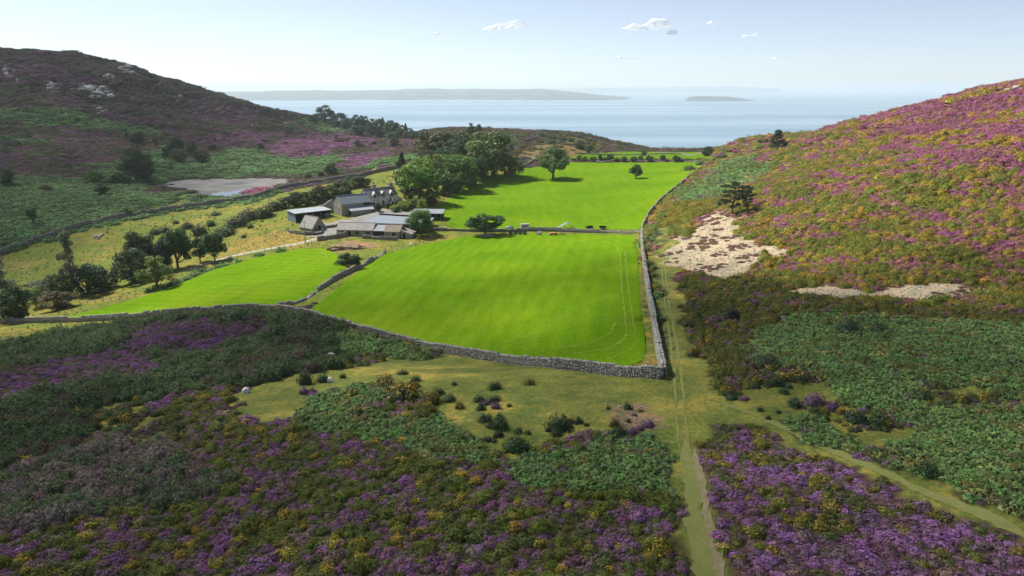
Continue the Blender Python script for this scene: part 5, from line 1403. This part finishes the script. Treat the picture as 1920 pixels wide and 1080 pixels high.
m_bluepaint = metal('blue painted sheet', (.16,.23,.31,1), (.22,.29,.36,1), .6, 3.0)
m_stoneb = stonework('barn stone', (.27,.25,.21,1), (.40,.36,.30,1))
m_stoneg = stonework('grey shed stone', (.22,.21,.19,1), (.34,.32,.28,1), 2.6)
m_darkwood = varied('tarred boards', (.028,.025,.024,1), (.06,.052,.046,1), 3, .9)
m_wood = varied('grey wood', (.20,.18,.15,1), (.30,.27,.23,1), 4, .9, .01)
m_pane = NT('window glass', .08, .5).base((.02,.025,.03,1)).m
m_white = varied('white paint', (.72,.72,.70,1), (.80,.80,.78,1), 3, .5)
m_dark = varied('dark opening', (.012,.011,.010,1), (.02,.018,.017,1), 3, .95)
m_trim = varied('black trim', (.02,.02,.022,1), (.035,.035,.038,1), 3, .5)
m_concrete = varied('grey concrete', (.33,.32,.30,1), (.42,.41,.39,1), 1.5, .9, .01, 9)

class MB:
    def __init__(self): self.V = []; self.F = []
    def poly(self, pts):
        b = len(self.V); self.V += [tuple(map(float, p)) for p in pts]; self.F.append(tuple(range(b, b + len(pts)))); return self
    def box(self, lo, hi):
        b = len(self.V); self.V += [(x, y, z) for z in (lo[2], hi[2]) for y in (lo[1], hi[1]) for x in (lo[0], hi[0])]
        self.F += [tuple(b + i for i in f) for f in ((0, 2, 3, 1), (4, 5, 7, 6), (0, 1, 5, 4), (2, 6, 7, 3), (0, 4, 6, 2), (1, 3, 7, 5))]; return self
    def prism(self, prof, axis, a, b_):
        """profile of (s, z) pushed along x or y from a to b"""
        n = len(prof); b = len(self.V)
        for t in (a, b_):
            for (s_, z) in prof: self.V.append((t, s_, z) if axis == 'x' else (s_, t, z))
        self.F.append(tuple(b + i for i in range(n))); self.F.append(tuple(b + n + i for i in reversed(range(n))))
        for i in range(n): j = (i + 1) % n; self.F.append((b + j, b + i, b + n + i, b + n + j))
        return self
    def build(self, name, mat, parent):
        o = mesh_obj(name, self.V, self.F, mat, parent)
        bm = bmesh.new(); bm.from_mesh(o.data); bmesh.ops.recalc_face_normals(bm, faces=bm.faces); bm.to_mesh(o.data); bm.free()
        return o
def slab(a, b, c, d, t=.12):
    """roof slab from four corners, thickness downwards"""
    m = MB(); P = [Vector(p) for p in (a, b, c, d)]; n = (P[1] - P[0]).cross(P[3] - P[0]).normalized()
    if n.z < 0: n = -n
    Q = [p - n * t for p in P]; m.V = [tuple(p) for p in P + Q]
    m.F = [(0, 1, 2, 3), (7, 6, 5, 4), (0, 4, 5, 1), (1, 5, 6, 2), (2, 6, 7, 3), (3, 7, 4, 0)]
    return m
def building(name, p, yaw, label):
    z = float(gz(p[0], p[1]))
    return empty(name, (p[0], p[1], z), R(yaw), label, 'building')
def gable_roof(par, L, W, he, hr, mat, ov=.28, eo=.25, nm='roof', t=.13):
    m = MB(); sl = (hr - he) / (W / 2); e = he - sl * eo
    for (y0, z0, y1, z1) in ((-eo, e, W / 2, hr), (W + eo, e, W / 2, hr)):
        q = slab((-ov, y0, z0 + t), (L + ov, y0, z0 + t), (L + ov, y1, z1 + t), (-ov, y1, z1 + t), t * .9)
        b = len(m.V); m.V += q.V; m.F += [tuple(i + b for i in f) for f in q.F]
    m.box((-ov, W / 2 - .12, hr + t - .04), (L + ov, W / 2 + .12, hr + t + .09))
    return m.build(nm, mat, par)
def gable_wall(par, L, W, he, hr, mat, nm='wall', x0=0.0, sink=1.6):
    return MB().prism([(0, -sink), (W, -sink), (W, he), (W / 2, hr), (0, he)], 'x', x0, L).build(nm, mat, par)
def window(par, x, z, w, h, y=0.0, frame=None, nm='window', bars=True):
    f = MB(); t = .07
    f.box((x - w / 2 - t, y - .06, z - t), (x - w / 2, y + .05, z + h + t)).box((x + w / 2, y - .06, z - t), (x + w / 2 + t, y + .05, z + h + t))
    f.box((x - w / 2, y - .06, z - t), (x + w / 2, y + .05, z)).box((x - w / 2, y - .06, z + h), (x + w / 2, y + .05, z + h + t))
    if bars: f.box((x - .03, y - .05, z), (x + .03, y + .05, z + h)).box((x - w / 2, y - .045, z + h * .5 - .03), (x + w / 2, y + .045, z + h * .5 + .03))
    o = f.build(nm, frame or m_white, par)
    MB().box((x - w / 2, y - .03, z), (x + w / 2, y + .03, z + h)).build('pane', m_pane, o)
    return o
def opening(par, x, z, w, h, nm='door', y=0.0, mat=None):
    return MB().box((x - w / 2, y - .03, z), (x + w / 2, y + .3, z + h)).build(nm, mat or m_dark, par)

# farmhouse
p_ = g1(691, 391); hs = building('farmhouse', p_, 40.5, 'cream farmhouse with purple grey slate roof, three dormers and two grey chimneys')
L, W, he, hr = 12.9, 5.8, 4.5, 7.1
gable_wall(hs, L, W, he, hr, m_cream)
gable_roof(hs, L, W, he, hr, m_slate)
for x in (3.1, 6.8, 10.7):
    dw = 1.7; d = MB()
    d.prism([(x - dw / 2, he - .5), (x + dw / 2, he - .5), (x + dw / 2, he + .55), (x, he + 1.55), (x - dw / 2, he + .55)], 'y', -.06, 2.2)
    do = d.build('dormer', m_cream, hs)
    for sg in (-1, 1):
        slab((x, -.32, he + 1.68), (x, 2.3, he + 1.68), (x + sg * (dw / 2 + .22), 2.3, he + .42), (x + sg * (dw / 2 + .22), -.32, he + .42), .1).build('dormer_roof', m_sheenslate if sg < 0 else m_slate, do)  # left slope gets the paler slate, its sky sheen put into the colour
        b = MB(); b.V = [(x, -.345, he + 1.66), (x + sg * (dw / 2 + .2), -.345, he + .42), (x + sg * (dw / 2 + .2), -.345, he + .2), (x, -.345, he + 1.42), (x, -.3, he + 1.66), (x + sg * (dw / 2 + .2), -.3, he + .42), (x + sg * (dw / 2 + .2), -.3, he + .2), (x, -.3, he + 1.42)]
        b.F = [(0, 1, 2, 3), (7, 6, 5, 4), (0, 4, 5, 1), (1, 5, 6, 2), (2, 6, 7, 3), (3, 7, 4, 0)]; b.build('bargeboard', m_trim, do)
    window(hs, x, he - .75, .95, 1.35, -.08)
window(hs, 6.6, 1.0, 1.0, 1.5); window(hs, 2.2, 1.0, 1.0, 1.4)
for x in (4.25, 9.7): MB().box((x - .06, -.12, -.3), (x + .06, -.005, he)).build('downpipe', m_trim, hs)
for x, w in ((4.5, 1.5), (12.0, 1.5)):
    c = MB().box((x - w / 2, W / 2 - .5, hr - .6), (x + w / 2, W / 2 + .5, hr + 1.35)).box((x - w / 2 - .1, W / 2 - .6, hr + 1.35), (x + w / 2 + .1, W / 2 + .6, hr + 1.55)).build('chimney', m_concrete, hs)
    for dx in (-.35, .35):
        v, f = tube([(x + dx, W / 2, hr + 1.55), (x + dx, W / 2, hr + 2.05)], [.15, .12], 8); mesh_obj('chimney_pot', v, f, m_trim, c)
# porch and right lean-to
po = MB().prism([(9.0, -1), (11.0, -1), (11.0, 2.1), (10.0, 3.0), (9.0, 2.1)], 'y', -1.6, -.003).build('porch', m_cream, hs)
for sg in (-1, 1): slab((10, -1.85, 3.14), (10, -.06, 3.14), (10 + sg * 1.25, -.06, 1.98), (10 + sg * 1.25, -1.85, 1.98), .1).build('porch_roof', m_slate, po)
MB().box((9.6, -1.64, 0), (10.4, -1.55, 2.0)).build('door', m_trim, po)
lt = MB().prism([(.3, -1.6), (W - .3, -1.6), (W - .3, 2.3), (.3, 2.3)], 'x', L + .003, L + 2.6); lt.V[1 + 1] = lt.V[2]
lw = MB(); lw.V = [(L + .003, .3, -1.6), (L + 2.6, .3, -1.6), (L + 2.6, .3, 2.3), (L + .003, .3, 3.9), (L + .003, W - .3, -1.6), (L + 2.6, W - .3, -1.6), (L + 2.6, W - .3, 2.3), (L + .003, W - .3, 3.9)]
lw.F = [(0, 1, 2, 3), (7, 6, 5, 4), (0, 4, 5, 1), (1, 5, 6, 2), (2, 6, 7, 3), (3, 7, 4, 0)]; lw = lw.build('lean_to', m_cream, hs)
slab((L + .02, .05, 4.05), (L + .02, W - .05, 4.05), (L + 2.85, W - .05, 2.3), (L + 2.85, .05, 2.3), .12).build('lean_to_roof', m_slate, lw)
window(lw, L + 1.4, 1.0, .9, 1.2, .3)
# little dark roofed entrance left of the house front
en = MB().prism([(-.2, -1), (1.7, -1), (1.7, 1.9), (.75, 2.6), (-.2, 1.9)], 'y', -2.2, -.003).build('porch', m_darkwood, hs)
for sg in (-1, 1): slab((.75, -2.4, 2.72), (.75, -.06, 2.72), (.75 + sg * 1.2, -.06, 1.8), (.75 + sg * 1.2, -2.4, 1.8), .1).build('porch_roof', m_slate, en)
MB().box((.35, -2.26, 0), (1.15, -2.15, 1.7)).build('door', m_white, en)

# big stone barn
p_ = g1(641, 405.5); ba = building('stone_barn', p_, 37, 'tall stone barn with blue grey roof and a pale lean-to, left of the farmhouse')
L, W, he, hr = 12.2, 7.0, 4.4, 7.0
gable_wall(ba, L, W, he, hr, m_stoneb); gable_roof(ba, L, W, he, hr, m_blue, .1)
opening(ba, 10.4, 1.2, 3.0, 3.0, 'cart_opening', -.01, m_darkwood)
for (y, z) in ((1.9, 2.2), (3.5, 4.6), (5.0, 2.4)): MB().box((-.04, y - .2, z), (.3, y + .2, z + .6)).build('window', m_dark, ba)
lb = MB(); x0, x1, dpt = 2.6, 11.6, 3.0
lb.V = [(x0, -dpt, -1.6), (x1, -dpt, -1.6), (x1, -.003, -1.6), (x0, -.003, -1.6), (x0, -dpt, 2.1), (x1, -dpt, 2.1), (x1, -.003, 3.1), (x0, -.003, 3.1)]
lb.F = [(3, 2, 1, 0), (4, 5, 6, 7), (0, 1, 5, 4), (1, 2, 6, 5), (2, 3, 7, 6), (3, 0, 4, 7)]; lb = lb.build('lean_to', m_stoneb, ba)
slab((x0 - .4, -dpt - .4, 2.12), (x1 + .3, -dpt - .4, 2.12), (x1 + .3, -.02, 3.3), (x0 - .4, -.02, 3.3), .08).build('lean_to_roof', m_pale, lb)
MB().box((x0 - .03, -dpt + .4, .3), (x0 + .3, -.4, 1.9)).build('doorway', m_dark, lb)

# roofless ruin behind the open barn
p_ = g1(611, 400); ru = building('ruined_outbuilding', p_, 38, 'roofless ruined stone outbuilding with sloping wall tops behind the open barn')
MB().prism([(0, -1.5), (6.0, -1.5), (6.0, 3.0), (4.2, 4.4), (3.2, 4.9), (1.6, 4.2), (0, 3.1)], 'y', 1.0, 1.55).build('wall', m_stoneb, ru)
MB().prism([(-6.2, -1.5), (-.003, -1.5), (-.003, 3.2), (-2.5, 2.6), (-4.4, 1.8), (-6.2, 1.5)], 'y', 1.3, 1.85).build('wall', m_stoneb, ru)
MB().prism([(1.56, -1.5), (6.5, -1.5), (6.5, 2.4), (3.5, 3.1), (1.56, 3.0)], 'x', 5.4, 5.95).build('wall', m_stoneb, ru)

# open fronted barn
p_ = g1(555, 418.6); ob = building('open_barn', p_, 40, 'long open fronted barn with pale roof and a blue painted end wall')
L, W, h = 13.6, 6.6, 3.5
MB().box((-.05, 0, -1.5), (.05, W, h)).build('end_wall', m_bluepaint, ob)
MB().box((-.05, W - .1, -1.5), (L, W + .1, h)).build('back_wall', m_darkwood, ob)
MB().box((L - .1, 0, -1.5), (L + .1, W - .11, h)).build('side_wall', m_darkwood, ob)
slab((-.4, -.5, h + .1), (L + .5, -.5, h + .1), (L + .5, W + .4, h + .5), (-.4, W + .4, h + .5), .12).build('roof', m_pale, ob)
MB().box((-.3, -.18, h - .35), (L + .3, -.06, h - .03)).build('fascia', m_darkwood, ob)
for x in (3.3, 6.6, 9.9): MB().box((x - .12, -.05, -1.2), (x + .12, .15, h - .02)).build('post', m_wood, ob)
MB().box((L - 2.2, -.04, -.6), (L - .15, .06, 2.5)).build('door', m_bluepaint, ob)

# steep roofed small stone shed
p_ = g1(562, 431); ss = building('stone_shed', p_, -37, 'small stone shed with a steep pale slate roof and dark gable door')
L, W, he, hr = 7.0, 5.8, 1.2, 4.7
gable_wall(ss, L, W, he, hr, m_stoneg); gable_roof(ss, L, W, he, hr, m_oldslate, .15, .2)
MB().box((L - .3, 2.6, -.3), (L + .04, 3.6, 2.0)).build('door', m_dark, ss)
MB().box((L - .3, 1.2, .5), (L + .035, 1.7, 1.3)).build('window', m_dark, ss)

# long low shed and its pale roofed bay
p_ = g1(631.5, 442); ls = building('long_shed', p_, -6.5, 'long low stone shed with brownish slate roof and dark open right bay')
L, W, he, hr = 12.4, 6.6, 2.1, 3.9
gable_wall(ls, L, W, he, hr, m_stoneg); gable_roof(ls, L, W, he, hr, m_oldslate, .2)
for x in (2.0, 7.0, 10.8): window(ls, x, .75, 1.4, .9, 0, m_wood, bars=False)
opening(ls, 4.4, -.2, .9, 1.9)
bay = MB().box((L + .003, 3.0, -1.5), (L + 4.1, W, 2.3)).build('bay', m_darkwood, ls)
MB().box((L + .01, .3, -.5), (L + 4.0, .42, 1.75)).build('bay_shade', m_darkwood, ls)  # dark panel stands for the shade inside the open bay
slab((L + .21, -.3, 2.0), (L + 4.0, -.3, 2.0), (L + 4.0, W / 2 + .2, 3.4), (L + .21, W / 2 + .2, 3.4), .1).build('bay_roof', m_pale, ls)

# small shed with rusty roof and lean-to
p_ = g1(720.5, 445.5); sh = building('small_shed', p_, -8, 'small stone shed with a rusty brown roof and a lean-to on its right')
L, W, he, hr = 5.3, 5.4, 2.1, 3.9
gable_wall(sh, L, W, he, hr, m_stoneg); gable_roof(sh, L, W, he, hr, m_rust, .05)
MB().prism([(-.1, he - .3), (W + .1, he - .3), (W + .1, he + .4), (W / 2, hr + .5), (-.1, he + .4)], 'x', L + .06, L + .4).build('gable_coping', m_stoneg, sh)
opening(sh, 3.2, -.3, .95, 1.9)
lw = MB(); a_, b_ = L + .41, L + 4.0
lw.V = [(a_, .1, -1.5), (b_, .1, -1.5), (b_, W - .3, -1.5), (a_, W - .3, -1.5), (a_, .1, 2.5), (b_, .1, 1.3), (b_, W - .3, 1.3), (a_, W - .3, 2.5)]
lw.F = [(3, 2, 1, 0), (4, 5, 6, 7), (0, 1, 5, 4), (1, 2, 6, 5), (2, 3, 7, 6), (3, 0, 4, 7)]; lw = lw.build('lean_to', m_stoneg, sh)
slab((a_, -.15, 2.66), (b_ + .25, -.15, 1.36), (b_ + .25, W - .1, 1.36), (a_, W - .1, 2.66), .1).build('lean_to_roof', m_oldslate, lw)
opening(lw, L + 1.5, -.3, .9, 1.8, 'door', .09)

# wide low roof over the covered yard
q0, q1_, q2, q3 = (g1(682, 433.5), g1(802, 437), g1(815, 421), g1(712, 416.5))
yb = empty('covered_yard', (q0.x, q0.y, float(gz(q0.x, q0.y))), 0, 'wide low barn with one big grey blue sheet roof in the middle of the farm', 'building')
def loc_(p, z): return (p.x - q0.x, p.y - q0.y, z)
slab(loc_(q0, 2.9), loc_(q1_, 2.9), loc_(q2, 3.5), loc_(q3, 3.5), .12).build('roof', m_yardroof, yb)
def wallseg(par, A, B, z0, z1, t, nm, mat):
    d = (Vector(B) - Vector(A)); d.z = 0; d.normalize(); n = Vector((-d.y, d.x, 0)) * t * .5; m = MB()
    A = Vector((A[0], A[1], 0)); B = Vector((B[0], B[1], 0))
    m.V = [tuple(v) for v in (A - n + Vector((0, 0, z0)), B - n + Vector((0, 0, z0)), B + n + Vector((0, 0, z0)), A + n + Vector((0, 0, z0)), A - n + Vector((0, 0, z1)), B - n + Vector((0, 0, z1)), B + n + Vector((0, 0, z1)), A + n + Vector((0, 0, z1)))]
    m.F = [(3, 2, 1, 0), (4, 5, 6, 7), (0, 1, 5, 4), (1, 2, 6, 5), (2, 3, 7, 6), (3, 0, 4, 7)]
    return m.build(nm, mat, par)
e3 = Vector(loc_(q3, 0)) + Vector((-.1, .5, 0)); e2 = Vector(loc_(q2, 0)) + Vector((-4, .5, 0))
wallseg(yb, e3, e2, -1.5, 4.0, .3, 'back_wall', m_darkwood)
wallseg(yb, Vector(loc_(q0, 0)) + Vector((.5, .6, 0)), Vector(loc_(q3, 0)) + Vector((.3, -.6, 0)), -1.5, 2.7, .2, 'side_wall', m_darkwood)
wallseg(yb, Vector(loc_(q0, 0)) + Vector((.8, .4, 0)), Vector(loc_(q1_, 0)) + Vector((-5, .4, 0)), -1.5, 2.6, .2, 'front_wall', m_darkwood)
for t in (.02, .35, .68, .98):
    P = Vector(loc_(q1_, 0)).lerp(Vector(loc_(q2, 0)), t) + Vector((-.25, 0, 0)); MB().box((P.x - .1, P.y - .1, -1.5), (P.x + .1, P.y + .1, 2.8 + .55 * t)).build('post', m_wood, yb)

# shed at the far right of the farm
p_ = g1(773.5, 413); ne = building('field_shed', p_, -4, 'dark timber shed with a pale blue roof at the edge of the upper field')
L, W = 10.6, 5.2
MB().box((0, W - .1, -1.5), (L, W, 3.0)).build('back_wall', m_darkwood, ne); MB().box((L - .12, 0, -1.5), (L, W - .11, 2.7)).build('side_wall', m_darkwood, ne); MB().box((0, .3, -1.5), (.1, W - .11, 2.6)).build('side_wall', m_darkwood, ne)
MB().box((.11, .25, -1.5), (L * .62, .35, 2.3)).build('front_boards', m_darkwood, ne)
slab((-.3, -.4, 2.6), (L + .5, -.4, 2.6), (L + .5, W + .4, 3.3), (-.3, W + .4, 3.3), .1).build('roof', m_pale, ne)
MB().prism([(-.4, 2.45), (W + .4, 3.15), (W + .4, 3.31), (-.4, 2.61)], 'x', L + .51, L + .57).build('bargeboard', m_trim, ne)
for x in (L * .64, L * .8, L - .3): MB().box((x - .1, -.05, -1.2), (x + .1, .15, 2.5)).build('post', m_wood, ne)

# ------------------------------------------------------------------ poles, fence, field clutter
def pole(u, vb, vt, label, arm=False):
    p = g1(u, vb); d = p.y * math.cos(PITCH) - p.z * math.sin(PITCH); h = (vb - vt) * d / FPX * 1.03
    t = empty('utility_pole', (p.x, p.y, float(gz(p.x, p.y)) - .3), 0, label, 'pole')
    v, f = tube([(0, 0, 0), (0, 0, h + .3)], [.14, .09], 8); mesh_obj('shaft', v, f, m_wood, t)
    MB().box((-.5, -.05, h - .1), (.5, .05, h + .02)).build('crossarm', m_wood, t)
    for x in (-.4, .4):
        v, f = tube([(x, 0, h + .03), (x, 0, h + .2)], [.05, .04], 6); mesh_obj('insulator', v, f, m_white, t)
pole(573, 456, 415, 'wooden pole beside the farm track in front of the stone shed'); pole(506, 402, 370, 'wooden pole by the scrub left of the open barn')

def fence(px, n, h, label):
    s, x, y = plan_line(px, 1, 1.0)
    t = empty('wire_fence', (x[0], y[0], float(gz(x[0], y[0]))), 0, label, 'fence'); z0 = float(gz(x[0], y[0])); tops = []
    for i in range(n):
        c = s[-1] * i / (n - 1); X = float(np.interp(c, s, x)); Y = float(np.interp(c, s, y)); Z = float(gz(X, Y))
        v, f = tube([(X - x[0], Y - y[0], Z - z0 - .2), (X - x[0] + RNG.normal(0, .04), Y - y[0], Z - z0 + h)], [.07, .06], 6); mesh_obj('post', v, f, m_wood, t); tops.append((X - x[0], Y - y[0], Z - z0))
    for hh in (.45, .8, h - .1):
        v, f = tube([(a, b, c + hh) for a, b, c in tops], [.012] * n, 4); mesh_obj('wire', v, f, m_concrete, t)
fence([(596,455),(575,459),(530,467),(470,477),(430,486),(398,496),(330,520)], 24, 1.15, 'post and wire fence between the farm track and the narrow field')
fence([(535,436),(500,443),(455,452),(430,462)], 10, 1.1, 'short post and wire fence above the golden grass')
fence([(255,558),(200,566),(150,572)], 8, 1.1, 'old wire fence under the tall thin tree')

m_rubber = varied('black rubber', (.018,.018,.019,1), (.035,.035,.036,1), 5, .8)
m_hub = varied('dusty hub', (.40,.40,.40,1), (.5,.5,.5,1), 5, .7)
def torus(Rr, r, n=20, m=8, sx=1.0):
    V = []; F = []
    for i in range(n):
        a = 2 * math.pi * i / n
        for j in range(m):
            b = 2 * math.pi * j / m; q = Rr + r * math.cos(b); V.append((r * sx * math.sin(b), q * math.cos(a), q * math.sin(a)))
    for i in range(n):
        for j in range(m):
            p = i * m + j; q = i * m + (j + 1) % m; p2 = ((i + 1) % n) * m + j; q2 = ((i + 1) % n) * m + (j + 1) % m
            F += [(p, p2, q2), (p, q2, q)]
    return np.array(V), np.array(F)
def disc(Rr, w, n=16, cx=0.0):
    v, f = tube([(cx - w, 0, 0), (cx + w, 0, 0)], [Rr, Rr], n)
    return v, np.vstack([f, [(0, j + 1, j) for j in range(1, n - 1)]])
def wheel(par, x, y, z, r, nm='wheel', yaw=math.pi / 2):
    v, f = torus(r * .72, r * .28); o = mesh_obj(nm, v, f, m_rubber, par, True); o.location = (x, y, z); o.rotation_euler = (0, 0, yaw)
    v, f = disc(r * .5, r * .16); mesh_obj('hub', v, f, m_hub, o)
    return o
for i_, u in enumerate((958, 967, 975.5, 984)):
    p = g1(u, 440); t = empty('tractor_tyre', (p.x, p.y, float(gz(p.x, p.y))), RNG.uniform(.9, 1.4), 'black tractor tyre leaning on the middle wall, %s from the left of four' % ORD[i_], 'tyre', 'tyres by the middle wall')
    v, f = torus(.52, .22, 22, 9, 1.2); o = mesh_obj('tread', v, f, m_rubber, t, True); o.location = (0, 0, .7); o.rotation_euler = (0, .25, 0)
    v, f = disc(.36, .06); o2 = mesh_obj('hub', v, f, m_hub, t); o2.location = (0, 0, .7); o2.rotation_euler = (0, .25, 0)
def clutter(name, u, v, yaw, label, cat):
    p = g1(u, v); return empty(name, (p.x, p.y, float(gz(p.x, p.y))), R(yaw), label, cat)
m_orange = varied('faded orange paint', (.50,.20,.05,1), (.6,.28,.10,1), 2, .7); m_rustm = varied('rusty iron', (.16,.09,.06,1), (.25,.15,.10,1), 4, .9); m_bluesheet = varied('blue plastic sheet', (.14,.20,.30,1), (.25,.32,.42,1), 3, .5)
t = clutter('metal_container', 985, 429, 8, 'grey metal box container behind the middle wall', 'container')
MB().box((-1.4, 0, -.2), (1.4, 1.6, 1.5)).build('body', m_pale, t); MB().box((-1.5, -.1, 1.503), (1.5, 1.7, 1.6)).build('lid', m_concrete, t); MB().box((-.05, -.06, -.1), (.05, -.003, 1.45)).build('seam_post', m_wood, t)
for (u, v, lab, yaw) in ((1105, 430, 'left one of two small dark trailers behind the middle wall', 20), (1130, 430, 'right one of two small dark trailers behind the middle wall', -15)):
    t = clutter('farm_trailer', u, v, yaw, lab, 'trailer')
    b = MB(); b.box((-1.1, -.6, .5), (1.1, .6, .58)).box((-1.1, -.6, .585), (-1.03, .6, 1.15)).box((1.03, -.6, .585), (1.1, .6, 1.15)).box((-1.025, -.6, .585), (1.025, -.53, 1.15)).box((-1.025, .53, .585), (1.025, .6, 1.15)); b.build('body', m_darkwood, t)
    MB().box((1.1, -.06, .42), (2.2, .06, .52)).build('drawbar', m_rustm, t)
    for y in (-.75, .75): wheel(t, 0, y, .38, .38)
t = clutter('collapsed_shelter', 1062, 428, 5, 'collapsed shelter of pale corrugated sheets behind the middle wall', 'shelter')
for a in (((-3.2,-.6,.2),(.2,-.8,1.9),(.3,1.2,2.0),(-3.0,1.1,.3)), ((.1,-.7,2.0),(2.0,-.6,1.2),(2.2,1.0,1.0),(.2,1.1,2.1)), ((1.7,-.9,1.1),(3.6,-1.0,.1),(3.7,.5,.0),(1.9,.6,1.0))): slab(*a, .06).build('roof_sheet', m_pale, t)
for x in (-.6, 1.6): MB().box((x - .08, -.1, -.2), (x + .08, .06, 1.1)).build('post', m_wood, t)
t = clutter('feed_hopper', 1037, 441, 12, 'orange painted machine part in the grass before the middle wall', 'machine')
MB().prism([(-1.3, .35), (1.3, .35), (1.0, .95), (-1.1, .8)], 'y', -.4, .4).build('tank', m_orange, t); MB().box((-1.5, -.08, .2), (1.7, .08, .345)).build('frame', m_rustm, t)
for x in (-.9, .9): wheel(t, x, -.5, .28, .28)
t = clutter('harrow', 1054, 441, -20, 'rusty harrow frame in the grass right of the orange machine', 'machine')
for x in (-.8, 0, .8): MB().box((x - .05, -.9, .2), (x + .05, .9, .3)).build('bar', m_rustm, t)
for y in (-.7, .7): MB().box((-1.1, y - .05, .31), (1.1, y + .05, .4)).build('crossbar', m_rustm, t)
for x in (-.8, 0, .8): MB().box((x - .03, -.75, -.1), (x + .03, -.68, .195)).build('tine', m_rustm, t)
t = clutter('water_tank', 1011, 440, 30, 'white and rusty tank in the grass before the middle wall', 'tank')
v, f = tube([(-.7, 0, .5), (.7, 0, .5)], [.5, .5], 14); mesh_obj('barrel', v, f, m_white, t, True); MB().box((-.8, -.45, 0), (-.5, .45, .2)).box((.5, -.45, 0), (.8, .45, .2)).build('cradle', m_rustm, t)
t = clutter('tarpaulin_heap', 955, 428, 0, 'blue plastic sheet over a low heap behind the middle wall', 'tarpaulin')
v, f = stone_shape(RNG, 3, .1); mesh_obj('sheet', v * np.array([1.4, .9, .6]) + (0, 0, .2), f, m_bluesheet, t, True); v, f = stone_shape(RNG, 2, .1); mesh_obj('weight', v * np.array([.3, .25, .15]) + (.2, -.1, .8), f, m_concrete, t)
t = clutter('water_trough', 911, 443, 4, 'long grey stone trough under the wide hawthorn', 'trough')
b = MB(); b.box((-2.2, -.4, 0), (2.2, .4, .18)).box((-2.2, -.4, .182), (2.2, -.28, .6)).box((-2.2, .28, .182), (2.2, .4, .6)).box((-2.2, -.279, .182), (-2.05, .279, .6)).box((2.05, -.279, .182), (2.2, .279, .6)); b.build('basin', m_concrete, t)
MB().box((-2.04, -.27, .4), (2.04, .27, .45)).build('water', m_pond, t)
t = clutter('garden_table', 762, 390, 20, 'small white table at the garden edge by the covered yard', 'table')
MB().box((-.7, -.45, .7), (.7, .45, .76)).build('top', m_white, t)
for x in (-.6, .6):
    for y in (-.36, .36): MB().box((x - .04, y - .04, -.1), (x + .04, y + .04, .698)).build('leg', m_white, t)
p = g1(745, 396); o = mesh_obj('standing_stone', *(lambda v, f: (v * np.array([.4, .35, .8]) + (0, 0, .5), f))(*stone_shape(RNG, 2, .1)), m_concrete); o.location = (p.x, p.y, float(gz(p.x, p.y))); tag(o, 'upright pale stone post at the back of the covered yard', 'stone post')
t = clutter('hay_trailer', 1127, 305, 10, 'long low bluish trailer under the row of shrubs in the upper field', 'trailer')
MB().box((-2.6, -1, .7), (2.6, 1, .85)).build('bed', m_bluesheet, t); MB().box((-2.6, -1, .853), (-2.5, 1, 1.5)).build('headboard', m_bluesheet, t)
for x in (-1.2, 1.2):
    for y in (-.85, .85): wheel(t, x, y, .4, .4)
# manure heap
p = g1(655, 466); rr_ = np.random.default_rng(5); v, f = ico(5)
v = v * (1 + (fbm(v[:, 0] * 3 + 9, v[:, 1] * 3 + v[:, 2] * 2, 77, 4)[:, None] - .5) * .7) * np.array([6.5, 2.6, 1.25]); o = mesh_obj('dung_heap', v, f, soil_mat('straw and dung', (.14,.10,.07), (.28,.205,.14), (.40,.32,.235), .8), smooth_=True); o.location = (p.x, p.y, float(gz(p.x, p.y)) - .15); tag(o, 'brown straw dung heap on bare earth below the small shed', 'dung heap')
